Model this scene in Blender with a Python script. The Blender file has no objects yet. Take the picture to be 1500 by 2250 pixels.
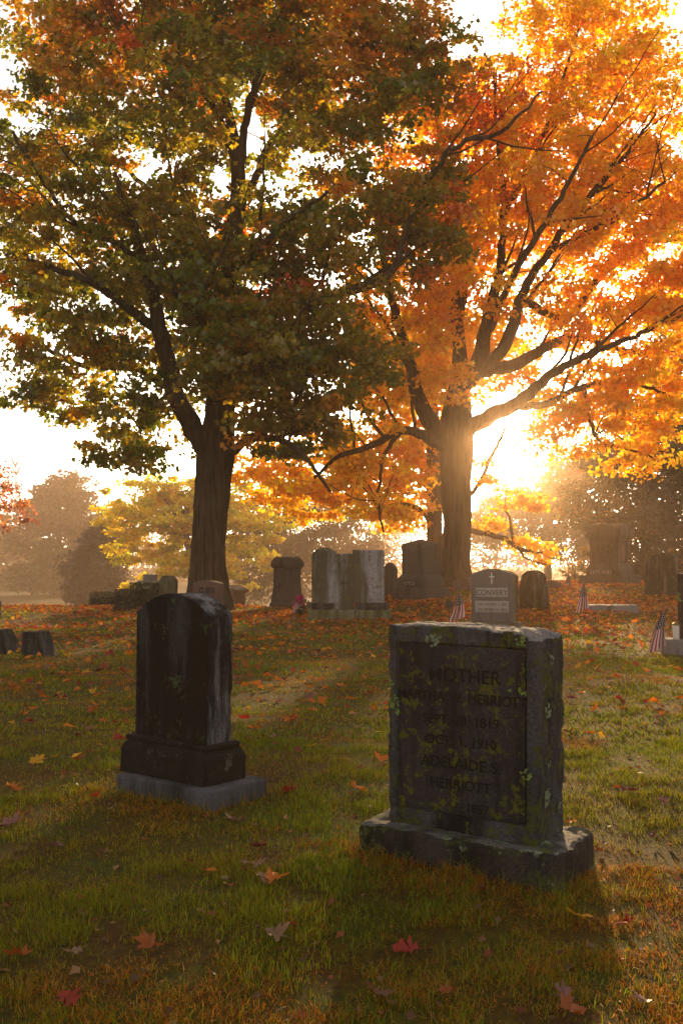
import bpy, bmesh, math, random
import numpy as np
from mathutils import Vector, Matrix
R = math.radians
scene = bpy.context.scene
COL = scene.collection
# ---------------------------------------------------------------- camera
FPX, CX, CY, HORIZ = 2187.5, 750.0, 1125.0, 1240.0      # photo pixels (1500 x 2250), 35 mm lens upright
EYE = 1.30
PITCH = math.atan((HORIZ - CY) / FPX)
cam_d = bpy.data.cameras.new('camera'); cam = bpy.data.objects.new('camera', cam_d); COL.objects.link(cam)
cam_d.sensor_fit = 'VERTICAL'; cam_d.sensor_height = 36.0; cam_d.lens = 35.0
cam_d.clip_start = 0.05; cam_d.clip_end = 3000
cam.location = (0, 0, EYE); cam.rotation_euler = (R(90) + PITCH, 0, 0)
scene.camera = cam

def ray(px, py):
    a = (px - CX) / FPX; b = -(py - CY) / FPX
    c, s = math.cos(PITCH), math.sin(PITCH)
    return Vector((a, c - b * s, s + b * c))
def at(px, py, D):
    r = ray(px, py)
    return Vector((0, 0, EYE)) + r * (D / r.y)

# ---------------------------------------------------------------- light
SUN_DIR = ray(1112, 945).normalized()
sun_el = math.asin(SUN_DIR.z); sun_az = math.atan2(SUN_DIR.x, SUN_DIR.y)
world = bpy.data.worlds.new('World'); scene.world = world; world.use_nodes = True
wn = world.node_tree.nodes; wl = world.node_tree.links
sky = wn.new('ShaderNodeTexSky'); sky.sky_type = 'NISHITA'; sky.sun_disc = False
sky.sun_elevation = sun_el; sky.sun_rotation = sun_az
sky.air_density = 0.6; sky.dust_density = 2.0; sky.ozone_density = 1.0; sky.altitude = 0
hs = wn.new('ShaderNodeHueSaturation'); hs.inputs['Saturation'].default_value = 0.28      # sky seen through high fog: nearly white
wl.new(sky.outputs[0], hs.inputs['Color']); wm = wn.new('ShaderNodeMix'); wm.data_type = 'RGBA'; wm.blend_type = 'MULTIPLY'; wm.inputs[0].default_value = 1.0; wm.inputs[7].default_value = (1.0, 0.93, 0.82, 1)   # warm low-sun fog over the whole sky
wl.new(hs.outputs[0], wm.inputs[6]); wl.new(wm.outputs[2], wn['Background'].inputs['Color'])
wn['Background'].inputs['Strength'].default_value = 0.15
sl = bpy.data.lights.new('sun', 'SUN'); sun = bpy.data.objects.new('sun', sl); COL.objects.link(sun)
sl.energy = 5.0; sl.angle = R(1.5); sl.color = (1.0, 0.66, 0.32)
sun.rotation_euler = SUN_DIR.to_track_quat('Z', 'Y').to_euler()
vs = scene.view_settings
vs.view_transform = 'Standard'; vs.look = 'None'; vs.gamma = 1.0; vs.use_curve_mapping = False
vs.exposure = 1.52
scene.render.engine = 'CYCLES'
cy = scene.cycles
cy.use_denoising = True
try: cy.denoiser = 'OPENIMAGEDENOISE'
except Exception: pass
cy.max_bounces = 6; cy.diffuse_bounces = 4; cy.glossy_bounces = 2; cy.transmission_bounces = 4
cy.volume_bounces = 1; cy.transparent_max_bounces = 8
cy.sample_clamp_indirect = 4.0; cy.caustics_reflective = False; cy.caustics_refractive = False

# ---------------------------------------------------------------- numeric helpers
rng = np.random.default_rng(7)
random.seed(7)
def _hash(ix, iy, iz, seed):
    h = (ix.astype(np.int64) * 374761393 + iy.astype(np.int64) * 668265263 + iz.astype(np.int64) * 2147483647 + seed * 974634541) & 0xffffffff
    h = ((h ^ (h >> 13)) * 1274126177) & 0xffffffff
    h = ((h ^ (h >> 16)) * 2246822519) & 0xffffffff
    return ((h ^ (h >> 15)) & 0xffff) / 65535.0
def vnoise(p, seed=0):
    p = np.asarray(p, float); i = np.floor(p); f = p - i; f = f * f * (3 - 2 * f); i = i.astype(np.int64)
    out = 0.0
    for dx in (0, 1):
        for dy in (0, 1):
            for dz in (0, 1):
                w = (f[:, 0] if dx else 1 - f[:, 0]) * (f[:, 1] if dy else 1 - f[:, 1]) * (f[:, 2] if dz else 1 - f[:, 2])
                out = out + w * _hash(i[:, 0] + dx, i[:, 1] + dy, i[:, 2] + dz, seed)
    return out
def fbm(p, seed=0, octv=4):
    p = np.asarray(p, float); a, s, t = 0.5, 0.0, 0.0
    for k in range(octv):
        s = s + a * vnoise(p * (2 ** k) + 17.3 * k, seed + k); t += a; a *= 0.5
    return s / t
def n2(x, y, scale, seed, octv=3):
    x = np.asarray(x, float).ravel(); y = np.asarray(y, float).ravel()
    return fbm(np.stack([x / scale, y / scale, np.zeros_like(x)], 1), seed, octv)
def sstep(a, b, x):
    t = np.clip((np.asarray(x, float) - a) / (b - a), 0, 1); return t * t * (3 - 2 * t)

def gz(x, y):
    x = np.asarray(x, float); y = np.asarray(y, float)
    r = sstep(-1.5, 4.0, x)
    z = 0.5 * sstep(19, 33, y) * r + 0.06 * sstep(22, 28, y)
    yc = 28.0 + 13.0 * r
    s = np.maximum(0, y - yc)
    z = z - 3.6 * (1 - np.exp(-(s / 17.0) ** 2))
    z = z + 0.05 * np.exp(-((x - 0.6) ** 2 + (y - 4.2) ** 2) / 0.9)
    fade = np.exp(-np.maximum(0, np.abs(y) - 60) / 60.0)
    z = z + fade * (0.030 * np.sin(0.9 * x + 0.7 * y + 1.0) * np.sin(0.55 * y - 0.4 * x) + 0.018 * np.sin(2.3 * x - 1.1 * y) * np.sin(1.7 * y + 0.6))
    return z
def G(x, y): return float(gz(x, y))
def ground_hit(px, py):
    r = ray(px, py); y = 1.0; prev = 1.0
    while y < 60:
        p = Vector((0, 0, EYE)) + r * (y / r.y)
        if p.z <= G(p.x, p.y): break
        y += 0.02
    return p.x, p.y

# ---------------------------------------------------------------- mesh helpers
def np_mesh(name, verts, faces, cols=None, smooth=False):
    """faces: (M,k) array of equal-sized polygons"""
    me = bpy.data.meshes.new(name)
    verts = np.ascontiguousarray(verts, dtype=np.float32); faces = np.ascontiguousarray(faces, dtype=np.int32)
    M, k = faces.shape
    me.vertices.add(len(verts)); me.vertices.foreach_set('co', verts.ravel())
    me.loops.add(M * k); me.loops.foreach_set('vertex_index', faces.ravel())
    me.polygons.add(M)
    me.polygons.foreach_set('loop_start', np.arange(0, M * k, k, dtype=np.int32))
    me.polygons.foreach_set('loop_total', np.full(M, k, dtype=np.int32))
    if smooth: me.polygons.foreach_set('use_smooth', np.ones(M, dtype=bool))
    if cols is not None:
        at_ = me.color_attributes.new('col', 'FLOAT_COLOR', 'POINT')
        c4 = np.ones((len(verts), 4), np.float32); c4[:, :3] = cols
        at_.data.foreach_set('color', c4.ravel())
    me.update(calc_edges=True); me.validate()
    return me
def link(name, me, mat=None, parent=None, loc=None):
    o = bpy.data.objects.new(name, me); COL.objects.link(o)
    if mat is not None:
        me.materials.clear(); me.materials.append(mat)
    if parent is not None: o.parent = parent
    if loc is not None: o.location = loc
    return o
def tag(o, label=None, cat=None, group=None, kind=None):
    if label: o['label'] = label
    if cat: o['category'] = cat
    if group: o['group'] = group
    if kind: o['kind'] = kind
    return o
def thing(name, loc, rz, label, cat, group=None, tilt=(0, 0)):
    o = bpy.data.objects.new(name, None); COL.objects.link(o); o.empty_display_size = 0.1
    o.location = loc; o.rotation_euler = (R(tilt[0]), R(tilt[1]), R(rz))
    return tag(o, label, cat, group)

def lat_box(w, d, h, step, bev=0.012, warp=None, rough=None, seed=0, z0=0.0, cx=0.0, cyy=0.0):
    """a box whose surface is a fine lattice (so it can be arched, worn, chipped); front is -y"""
    def axis(L):
        n = max(1, int(round((L - 2 * bev) / step)))
        return np.concatenate([[0.0], np.linspace(bev, L - bev, n + 1), [L]]) if bev > 0 else np.linspace(0, L, n + 1)
    X, Y, Z = axis(w), axis(d), axis(h); nx, ny, nz = len(X), len(Y), len(Z)
    idx = {}; pts = []; quads = []
    def vid(i, j, k):
        q = idx.get((i, j, k))
        if q is None:
            q = len(pts); idx[(i, j, k)] = q
            x, y, z = X[i], Y[j], Z[k]
            onx, ony, onz = i in (0, nx - 1), j in (0, ny - 1), k in (0, nz - 1)
            c = onx + ony + onz
            if c >= 2 and bev > 0:
                m = 0.30 * bev if c == 2 else 0.42 * bev
                if onx: x += m if i == 0 else -m
                if ony: y += m if j == 0 else -m
                if onz: z += m if k == 0 else -m
            pts.append((x, y, z))
        return q
    for i in range(nx - 1):
        for k in range(nz - 1):
            quads.append((vid(i, 0, k), vid(i + 1, 0, k), vid(i + 1, 0, k + 1), vid(i, 0, k + 1)))
            quads.append((vid(i + 1, ny - 1, k), vid(i, ny - 1, k), vid(i, ny - 1, k + 1), vid(i + 1, ny - 1, k + 1)))
    for j in range(ny - 1):
        for k in range(nz - 1):
            quads.append((vid(0, j + 1, k), vid(0, j, k), vid(0, j, k + 1), vid(0, j + 1, k + 1)))
            quads.append((vid(nx - 1, j, k), vid(nx - 1, j + 1, k), vid(nx - 1, j + 1, k + 1), vid(nx - 1, j, k + 1)))
    for i in range(nx - 1):
        for j in range(ny - 1):
            quads.append((vid(i, j, nz - 1), vid(i + 1, j, nz - 1), vid(i + 1, j + 1, nz - 1), vid(i, j + 1, nz - 1)))
            quads.append((vid(i, j + 1, 0), vid(i + 1, j + 1, 0), vid(i + 1, j, 0), vid(i, j, 0)))
    P = np.array(pts); U = P / np.array([w, d, h])
    Q = P - np.array([w / 2, d / 2, 0])
    if warp is not None: Q = warp(U, Q.copy())
    if rough is not None:
        amp, fr = rough[0], rough[1]; mask = rough[2](U, Q) if len(rough) > 2 else 1.0
        off = np.stack([fbm(Q * fr + 5.1 * a, seed + 31 * a, 4) - 0.5 for a in range(3)], 1)
        fine = np.stack([fbm(Q * fr * 4.5 + 9.7 * a, seed + 57 * a, 3) - 0.5 for a in range(3)], 1)
        Q = Q + (off * 2 * amp + fine * 0.8 * amp) * (mask[:, None] if hasattr(mask, 'shape') else mask)
    Q = Q + np.array([cx, cyy, z0])
    return Q, np.array(quads)
def block(name, parent, mat, w, d, h, step=0.1, **kw):
    v, q = lat_box(w, d, h, step, **kw)
    me = np_mesh(name, v, q, smooth=True); me.set_sharp_from_angle(angle=R(28)); return link(name, me, mat, parent)
def prof(table):
    """piecewise-linear: height fraction -> scale"""
    zs = [t[0] for t in table]; ss = [t[1] for t in table]
    return lambda t: np.interp(t, zs, ss)

def text_mesh(name, s, size, mat, parent, x, y, z, depth=0.002, bold=0.0, sx=1.0):
    """each word of a line is a lettering piece of its own"""
    words = s.split(); W = []
    for w in words:
        o = word_mesh(name, w, size, mat, parent, x, y, z, depth, bold, 'LEFT', sx); W.append((o, max(v.co.x for v in o.data.vertices) * sx))
    tot = sum(w for _, w in W) + 0.34 * size * (len(W) - 1) * sx; cur = x - tot / 2
    for o, w in W:
        o.location.x = cur; cur += w + 0.34 * size * sx
    return W[0][0]
def word_mesh(name, s, size, mat, parent, x, y, z, depth=0.002, bold=0.0, align='CENTER', sx=1.0, rz=0.0):
    cu = bpy.data.curves.new(name, 'FONT'); cu.body = s; cu.size = size; cu.align_x = align; cu.extrude = depth; cu.offset = bold
    cu.resolution_u = 3
    tmp = bpy.data.objects.new('tmp_text', cu); COL.objects.link(tmp)
    dg = bpy.context.evaluated_depsgraph_get(); dg.update()
    me = bpy.data.meshes.new_from_object(tmp.evaluated_get(dg))
    bpy.data.objects.remove(tmp); bpy.data.curves.remove(cu)
    me.name = name
    o = link(name, me, mat, parent)
    o.rotation_euler = (R(90), 0, R(rz)); o.location = (x, y, z); o.scale = (sx, 1, 1)
    return o

# ---------------------------------------------------------------- materials
def new_mat(name):
    m = bpy.data.materials.new(name); m.use_nodes = True
    return m, m.node_tree.nodes, m.node_tree.links, m.node_tree.nodes['Principled BSDF']
def noise(N, L, vec, scale, detail=5, rough=0.6):
    t = N.new('ShaderNodeTexNoise'); t.inputs['Scale'].default_value = scale; t.inputs['Detail'].default_value = detail
    t.inputs['Roughness'].default_value = rough
    if vec is not None: L.new(vec, t.inputs['Vector'])
    return t
def ramp(N, L, fac, stops):
    r = N.new('ShaderNodeValToRGB'); e = r.color_ramp.elements
    while len(e) < len(stops): e.new(0.5)
    for k, (p, c) in enumerate(stops):
        e[k].position = p; e[k].color = (*c, 1) if len(c) == 3 else c
    L.new(fac, r.inputs[0]); return r
def mixc(N, L, fac, a, b, mode='MIX'):
    m = N.new('ShaderNodeMix'); m.data_type = 'RGBA'; m.blend_type = mode
    if isinstance(fac, float): m.inputs[0].default_value = fac
    else: L.new(fac, m.inputs[0])
    for sock, v in ((m.inputs[6], a), (m.inputs[7], b)):
        if isinstance(v, tuple): sock.default_value = (*v, 1)
        else: L.new(v, sock)
    return m.outputs[2]
def mapped(N, L, scale=(1, 1, 1), loc=(0, 0, 0)):
    tc = N.new('ShaderNodeTexCoord'); mp = N.new('ShaderNodeMapping')
    mp.inputs['Scale'].default_value = scale; mp.inputs['Location'].default_value = loc
    L.new(tc.outputs['Object'], mp.inputs['Vector']); return mp.outputs[0]

def stone_mat(name, base, dark, streak=0.6, sscale=6.5, lichen=0.0, lcol=(0.10, 0.12, 0.03), pale=0.0, pcol=(0.30, 0.36, 0.28), bump=0.5, grain=90, rough=0.85, seed=0.0, spot_scale=7.0):
    m, N, L, B = new_mat(name)
    v = mapped(N, L, loc=(seed, seed * 0.7, seed * 1.3))
    vs_ = mapped(N, L, scale=(1, 1, 0.13), loc=(seed * 2, seed, 0))
    g = noise(N, L, v, grain, 4, 0.7); big = noise(N, L, v, 3.0, 5)
    st = noise(N, L, vs_, sscale, 6, 0.68)
    c = ramp(N, L, g.outputs[0], [(0.32, tuple(x * 0.35 for x in base)), (0.68, tuple(x * 1.5 for x in base))]).outputs[0]
    f = ramp(N, L, big.outputs[0], [(0.38, (0, 0, 0)), (0.62, (0.55, 0.55, 0.55))]).outputs[0]
    c = mixc(N, L, f, c, tuple(0.6 * a + 0.4 * b for a, b in zip(base, dark)))
    fs = ramp(N, L, st.outputs[0], [(0.58 - 0.28 * streak, (0, 0, 0)), (0.70 - 0.22 * streak, (1, 1, 1))]).outputs[0]
    c = mixc(N, L, fs, c, dark)
    if lichen > 0:
        ln = noise(N, L, v, spot_scale, 8, 0.75); ln2 = noise(N, L, v, 38.0, 5, 0.7)
        ad = N.new('ShaderNodeMath'); ad.operation = 'MULTIPLY_ADD'; ad.inputs[1].default_value = 0.45
        L.new(ln2.outputs[0], ad.inputs[0]); L.new(ln.outputs[0], ad.inputs[2])
        lf = ramp(N, L, ad.outputs[0], [(0.86 - 0.22 * lichen, (0, 0, 0)), (0.92 - 0.22 * lichen, (1, 1, 1))]).outputs[0]
        c = mixc(N, L, lf, c, mixc(N, L, ln2.outputs[0], tuple(0.35 * x for x in lcol), tuple(1.5 * x for x in lcol)))
    if pale > 0:
        pn = noise(N, L, v, 9.0, 8, 0.72)
        pf = ramp(N, L, pn.outputs[0], [(0.70 - 0.2 * pale, (0, 0, 0)), (0.73 - 0.2 * pale, (1, 1, 1))]).outputs[0]
        c = mixc(N, L, pf, c, pcol)
    L.new(c, B.inputs['Base Color']); B.inputs['Roughness'].default_value = rough
    B.inputs['Specular IOR Level'].default_value = 0.14
    bp = N.new('ShaderNodeBump'); bp.inputs['Strength'].default_value = bump; bp.inputs['Distance'].default_value = 0.03
    bn = noise(N, L, v, 34.0, 9, 0.75); L.new(bn.outputs[0], bp.inputs['Height']); L.new(bp.outputs[0], B.inputs['Normal'])
    return m
def plain(name, col, rough=0.7, metal=0.0, var=0.25, scale=30.0, bump=0.0):
    m, N, L, B = new_mat(name)
    v = mapped(N, L); n = noise(N, L, v, scale, 4)
    c = ramp(N, L, n.outputs[0], [(0.3, tuple(x * (1 - var) for x in col)), (0.7, tuple(min(1, x * (1 + var)) for x in col))]).outputs[0]
    L.new(c, B.inputs['Base Color']); B.inputs['Roughness'].default_value = rough; B.inputs['Metallic'].default_value = metal
    if bump:
        bp = N.new('ShaderNodeBump'); bp.inputs['Strength'].default_value = bump; bp.inputs['Distance'].default_value = 0.01
        L.new(n.outputs[0], bp.inputs['Height']); L.new(bp.outputs[0], B.inputs['Normal'])
    return m
def leaf_mat(name, transl=0.5, gloss=0.04, attr=True, col=None, tboost=1.25):
    m, N, L, B = new_mat(name); N.remove(B)
    out = N['Material Output']
    if attr:
        a = N.new('ShaderNodeAttribute'); a.attribute_name = 'col'; c = a.outputs['Color']
    else:
        v = mapped(N, L); n = noise(N, L, v, 45.0, 5)
        c = ramp(N, L, n.outputs[0], [(0.3, tuple(x * 0.5 for x in col)), (0.65, tuple(min(1, x * 1.25) for x in col))]).outputs[0]
    d = N.new('ShaderNodeBsdfDiffuse'); t = N.new('ShaderNodeBsdfTranslucent'); mx = N.new('ShaderNodeMixShader'); mx.inputs[0].default_value = transl
    L.new(c, d.inputs['Color'])
    tc = mixc(N, L, 1.0, c, (tboost, tboost, tboost), 'MULTIPLY'); L.new(tc, t.inputs['Color'])
    L.new(d.outputs[0], mx.inputs[1]); L.new(t.outputs[0], mx.inputs[2])
    g = N.new('ShaderNodeBsdfGlossy'); g.inputs['Roughness'].default_value = 0.38; g.inputs['Color'].default_value = (1, 1, 1, 1)
    m2 = N.new('ShaderNodeMixShader'); m2.inputs[0].default_value = gloss
    L.new(mx.outputs[0], m2.inputs[1]); L.new(g.outputs[0], m2.inputs[2]); L.new(m2.outputs[0], out.inputs['Surface'])
    return m
def bark_mat(name, c0, c1):
    m, N, L, B = new_mat(name)
    v = mapped(N, L, scale=(1, 1, 0.12)); n = noise(N, L, v, 11.0, 9, 0.72); n_b = noise(N, L, mapped(N, L), 1.7, 4)
    c = ramp(N, L, n.outputs[0], [(0.35, c0), (0.68, c1)]).outputs[0]
    c = mixc(N, L, ramp(N, L, n_b.outputs[0], [(0.45, (0, 0, 0)), (0.7, (0.5, 0.5, 0.5))]).outputs[0], c, (0.07, 0.075, 0.05))
    L.new(c, B.inputs['Base Color']); B.inputs['Roughness'].default_value = 0.95; B.inputs['Specular IOR Level'].default_value = 0.15
    bp = N.new('ShaderNodeBump'); bp.inputs['Strength'].default_value = 1.0; bp.inputs['Distance'].default_value = 0.08
    L.new(n.outputs[0], bp.inputs['Height']); L.new(bp.outputs[0], B.inputs['Normal'])
    return m

M = {}
M['bark'] = bark_mat('bark', (0.016, 0.011, 0.007), (0.12, 0.078, 0.046))
M['leaf'] = leaf_mat('leaf', 0.66, tboost=1.3)
M['grass'] = leaf_mat('grass_blade', 0.42, 0.014, tboost=1.2)
M['litter'] = leaf_mat('leaf_litter', 0.35, 0.02, tboost=1.0)

# ================================================================ GROUND
def build_ground():
    xs = np.concatenate([-np.geomspace(900, 24, 16), np.arange(-22, 22.01, 0.25), np.geomspace(24, 900, 16)])
    ys = np.concatenate([[-500, -200, -80, -30, -10, -4], np.arange(0, 46, 0.25), np.geomspace(47, 1600, 26)])
    XX, YY = np.meshgrid(xs, ys); nx, ny = len(xs), len(ys)
    Z = gz(XX, YY)
    near = (np.abs(XX) < 22) & (YY > 0) & (YY < 46)
    Z = Z + near * (0.014 * (n2(XX, YY, 0.45, 3).reshape(XX.shape) - 0.5))
    V = np.stack([XX.ravel(), YY.ravel(), Z.ravel()], 1)
    i, j = np.meshgrid(np.arange(nx - 1), np.arange(ny - 1)); a = (j * nx + i).ravel()
    F = np.stack([a, a + 1, a + nx + 1, a + nx], 1)
    m, N, L, B = new_mat('ground_turf')
    v = mapped(N, L); n1 = noise(N, L, v, 1.3, 6); n_2 = noise(N, L, v, 22.0, 6, 0.75)
    c = ramp(N, L, n1.outputs[0], [(0.36, (0.085, 0.036, 0.004)), (0.50, (0.080, 0.060, 0.002)), (0.64, (0.045, 0.068, 0.002))]).outputs[0]
    c = mixc(N, L, ramp(N, L, n_2.outputs[0], [(0.35, (0.8, 0.8, 0.8)), (0.6, (0, 0, 0))]).outputs[0], c, (0.020, 0.014, 0.003))
    L.new(c, B.inputs['Base Color']); B.inputs['Roughness'].default_value = 0.95; B.inputs['Specular IOR Level'].default_value = 0.1
    bp = N.new('ShaderNodeBump'); bp.inputs['Strength'].default_value = 0.8; bp.inputs['Distance'].default_value = 0.02
    L.new(n_2.outputs[0], bp.inputs['Height']); L.new(bp.outputs[0], B.inputs['Normal'])
    tag(link('ground', np_mesh('ground', V, F, smooth=True), m), 'mossy cemetery lawn rising gently to a crest', kind='structure')
build_ground()

# footprints where no grass grows: (x, y, half width, half depth, rotation)
FOOT = []
def in_foot(x, y, grow=0.0):
    m = np.zeros(len(x), bool)
    for fx, fy, hw, hd, rz in FOOT:
        c, s = math.cos(R(rz)), math.sin(R(rz)); dx, dy = x - fx, y - fy
        m |= (np.abs(dx * c + dy * s) < hw + grow) & (np.abs(-dx * s + dy * c) < hd + grow)
    return m

# ================================================================ HEADSTONES
M['black_plinth'] = stone_mat('black_weathered_plinth', (0.013, 0.012, 0.012), (0.004, 0.004, 0.004), streak=0.2, lichen=0.1, lcol=(0.08, 0.09, 0.07), bump=0.7, seed=1.7)
M['black_slate'] = stone_mat('dark_weathered_marble', (0.055, 0.056, 0.062), (0.004, 0.004, 0.0045), streak=0.84, lichen=0.22, lcol=(0.05, 0.075, 0.03), bump=0.55, seed=1.0)
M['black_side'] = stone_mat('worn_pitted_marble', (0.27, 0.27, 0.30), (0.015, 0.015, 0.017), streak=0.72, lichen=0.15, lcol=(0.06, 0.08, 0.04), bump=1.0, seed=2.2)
M['grey_granite'] = stone_mat('grey_granite', (0.19, 0.19, 0.20), (0.06, 0.06, 0.06), streak=0.25, bump=0.4, seed=3.0, grain=160)
M['mossy_rock'] = stone_mat('mossy_rock_face', (0.095, 0.093, 0.104), (0.014, 0.013, 0.015), streak=0.5, lichen=0.5, sscale=4.0, lcol=(0.085, 0.095, 0.018), pale=0.25, pcol=(0.16, 0.19, 0.13), bump=1.0, seed=4.0)
M['mossy_panel'] = stone_mat('mossy_brown_panel', (0.040, 0.037, 0.041), (0.016, 0.014, 0.016), streak=0.4, lichen=0.45, lcol=(0.085, 0.088, 0.010), bump=0.6, seed=5.0, spot_scale=13.0)
M['mossy_base'] = stone_mat('lichened_base', (0.060, 0.050, 0.045), (0.010, 0.009, 0.008), streak=0.45, sscale=3.0, lichen=0.45, lcol=(0.07, 0.085, 0.018), pale=0.5, pcol=(0.15, 0.19, 0.13), bump=0.8, seed=6.0)
M['letter_dark'] = plain('dark_letters', (0.001, 0.001, 0.001), 1.0)  # near-black letters, set slightly proud of the stone
M['dark_granite'] = stone_mat('dark_granite', (0.105, 0.10, 0.105), (0.07, 0.066, 0.068), streak=0.2, bump=0.1, seed=7.0, grain=180, rough=0.55)
M['rock_lichen'] = stone_mat('rough_lichened_granite', (0.14, 0.13, 0.11), (0.035, 0.032, 0.026), streak=0.4, lichen=0.55, lcol=(0.12, 0.12, 0.05), bump=1.0, seed=8.0)
M['panel_grey'] = stone_mat('honed_granite_panel', (0.30, 0.29, 0.28), (0.2, 0.2, 0.2), streak=0.1, bump=0.05, seed=9.0, grain=200)
M['letter_brown'] = plain('brown_letters', (0.05, 0.04, 0.032), 0.9)
M['letter_stone'] = plain('worn_raised_letters', (0.24, 0.20, 0.17), 0.9)
M['letter_pale'] = plain('pale_letters', (0.45, 0.44, 0.42), 0.9)
M['marble'] = stone_mat('stained_white_marble', (0.30, 0.29, 0.31), (0.07, 0.062, 0.042), streak=0.70, sscale=3.0, lichen=0.45, lcol=(0.10, 0.095, 0.045), bump=0.5, seed=10.0)
M['brownstone'] = stone_mat('brown_stone', (0.085, 0.070, 0.060), (0.035, 0.029, 0.024), streak=0.15, sscale=3.0, lichen=0.25, lcol=(0.09, 0.085, 0.03), bump=0.6, seed=11.0)
M['brown_rock'] = stone_mat('brown_rough_stone', (0.16, 0.12, 0.10), (0.025, 0.019, 0.016), streak=0.85, lichen=0.3, lcol=(0.10, 0.11, 0.04), bump=1.0, seed=12.0)
M['red_granite'] = stone_mat('reddish_granite', (0.13, 0.080, 0.068), (0.08, 0.05, 0.045), streak=0.2, bump=0.15, seed=13.0, grain=170)
M['olive_stone'] = stone_mat('olive_mossed_stone', (0.17, 0.16, 0.10), (0.06, 0.055, 0.03), streak=0.5, lichen=0.5, lcol=(0.11, 0.11, 0.03), bump=0.6, seed=14.0)
M['charcoal_stone'] = stone_mat('charcoal_stone', (0.075, 0.075, 0.082), (0.02, 0.018, 0.018), streak=0.7, lichen=0.2, lcol=(0.10, 0.13, 0.05), bump=0.6, seed=15.0)
M['lichen_leaf'] = plain('leafy_lichen', (0.14, 0.205, 0.035), 0.95, var=0.5, scale=60, bump=0.6)
M['lichen_grey'] = plain('grey_crust_lichen', (0.15, 0.18, 0.11), 0.95, var=0.5, scale=70, bump=0.5)

def arch_top(w, rise, power=2.0):
    def warp(U, Q):
        t = 2 * U[:, 0] - 1
        return Q_arch(U, Q, rise * (1 - np.abs(t) ** power))
    return warp
def Q_arch(U, Q, add):
    Q[:, 2] += U[:, 2] ** 3 * add
    return Q
def foot(o, w, d, grow=0.0):
    FOOT.append((o.location.x, o.location.y, w / 2 + grow, d / 2 + grow, math.degrees(o.rotation_euler.z)))

# --- near headstone, arched, left
gx, gy = -0.905, 5.72
T = thing('headstone', (gx, gy, G(gx, gy)), -38, 'black-stained arched marble headstone on a moulded plinth and grey granite slab', 'headstone', tilt=(0, 0.4))
foot(T, 0.80, 0.44, -0.02)
block('base_slab', T, stone_mat('damp_grey_granite', (0.11, 0.112, 0.128), (0.025, 0.025, 0.028), streak=0.35, sscale=3.0, bump=0.7, seed=3.5, grain=160), 0.755, 0.44, 0.19, 0.02, z0=-0.10, cx=0.075, bev=0.008, rough=(0.006, 9.0), seed=1)
block('plinth', T, M['black_plinth'], 0.69, 0.325, 0.135, 0.015, z0=0.088, bev=0.006, rough=(0.006, 12.0), seed=2)
def cove(U, Q):
    s = np.interp(U[:, 2], [0, 0.15, 0.5, 0.85, 1], [0, 0.004, 0.012, 0.026, 0.030]); Q[:, 0] -= np.sign(Q[:, 0]) * s * (np.abs(Q[:, 0]) > 0.25); Q[:, 1] -= np.sign(Q[:, 1]) * s * 0.8 * (np.abs(Q[:, 1]) > 0.10); return Q
block('moulding', T, M['black_plinth'], 0.695, 0.312, 0.045, 0.012, z0=0.222, bev=0.004, warp=cove, rough=(0.005, 16.0), seed=4)
block('fillet', T, M['black_plinth'], 0.652, 0.272, 0.032, 0.015, z0=0.266, bev=0.008, rough=(0.006, 16.0), seed=5)
def die_warp(U, Q):
    t = 2 * U[:, 0] - 1
    add = 0.115 * (1 - np.abs(t) ** 2.2)
    Q[:, 2] += np.clip((U[:, 2] - 0.55) / 0.45, 0, 1) * add
    return Q
def worn_side(U, Q): return 0.25 + 1.6 * (U[:, 0] > 0.97) * sstep(0.02, 0.25, U[:, 2]) * (1 - sstep(0.75, 0.95, U[:, 2]))
die = block('die', T, M['black_slate'], 0.595, 0.190, 0.705, 0.016, z0=0.295, bev=0.008, warp=die_warp, rough=(0.0075, 16.0, worn_side), seed=3)
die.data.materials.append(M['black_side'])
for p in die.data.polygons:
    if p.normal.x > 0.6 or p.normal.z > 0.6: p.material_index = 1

# --- near headstone, rock-faced with inscription, right
gx, gy = 0.575, 4.37
T = thing('headstone', (gx, gy, 0.072), -32, 'rock-faced headstone with recessed MOTHER inscription panel and yellow-green lichen', 'headstone', tilt=(0, 0.5))
foot(T, 0.92, 0.45, -0.03)
slab2 = block('base_slab', T, M['mossy_base'], 0.91, 0.45, 0.26, 0.02, z0=-0.16, bev=0.022, rough=(0.016, 8.0), seed=11)
W_, D_, H_ = 0.69, 0.30, 0.865
def rockmask(U, Q):
    m = np.ones(len(U)); fr = U[:, 1] < 0.02
    inx = np.clip(np.minimum(U[:, 0], 1 - U[:, 0]) / 0.06, 0, 1); inz = np.clip(np.minimum(U[:, 2] - 0.0, 1 - U[:, 2]) / 0.05, 0, 1)
    m[fr] = 1 - 0.85 * (inx * inz)[fr]
    return m
def recess(U, Q):
    fr = U[:, 1] < 0.02
    ins = (U[:, 0] > 0.065) & (U[:, 0] < 0.925) & (U[:, 2] > 0.085) & (U[:, 2] < 0.915) & fr
    Q[ins, 1] += 0.016
    Q[:, 2] -= sstep(0.95, 1.0, U[:, 2]) * (0.012 * sstep(0.5, 1.0, U[:, 0]) + 0.022 * sstep(0.88, 1.0, U[:, 0]))
    return Q
die2 = block('die', T, M['mossy_rock'], W_, D_, H_, 0.0115, z0=0.095, bev=0.012, warp=recess, rough=(0.015, 12.0, rockmask), seed=12)
M['slab_top'] = stone_mat('pale_lichened_slab_top', (0.15, 0.145, 0.145), (0.03, 0.026, 0.024), streak=0.4, lichen=0.45, lcol=(0.09, 0.11, 0.03), pale=0.62, pcol=(0.20, 0.25, 0.19), bump=0.9, seed=6.4)
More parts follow.
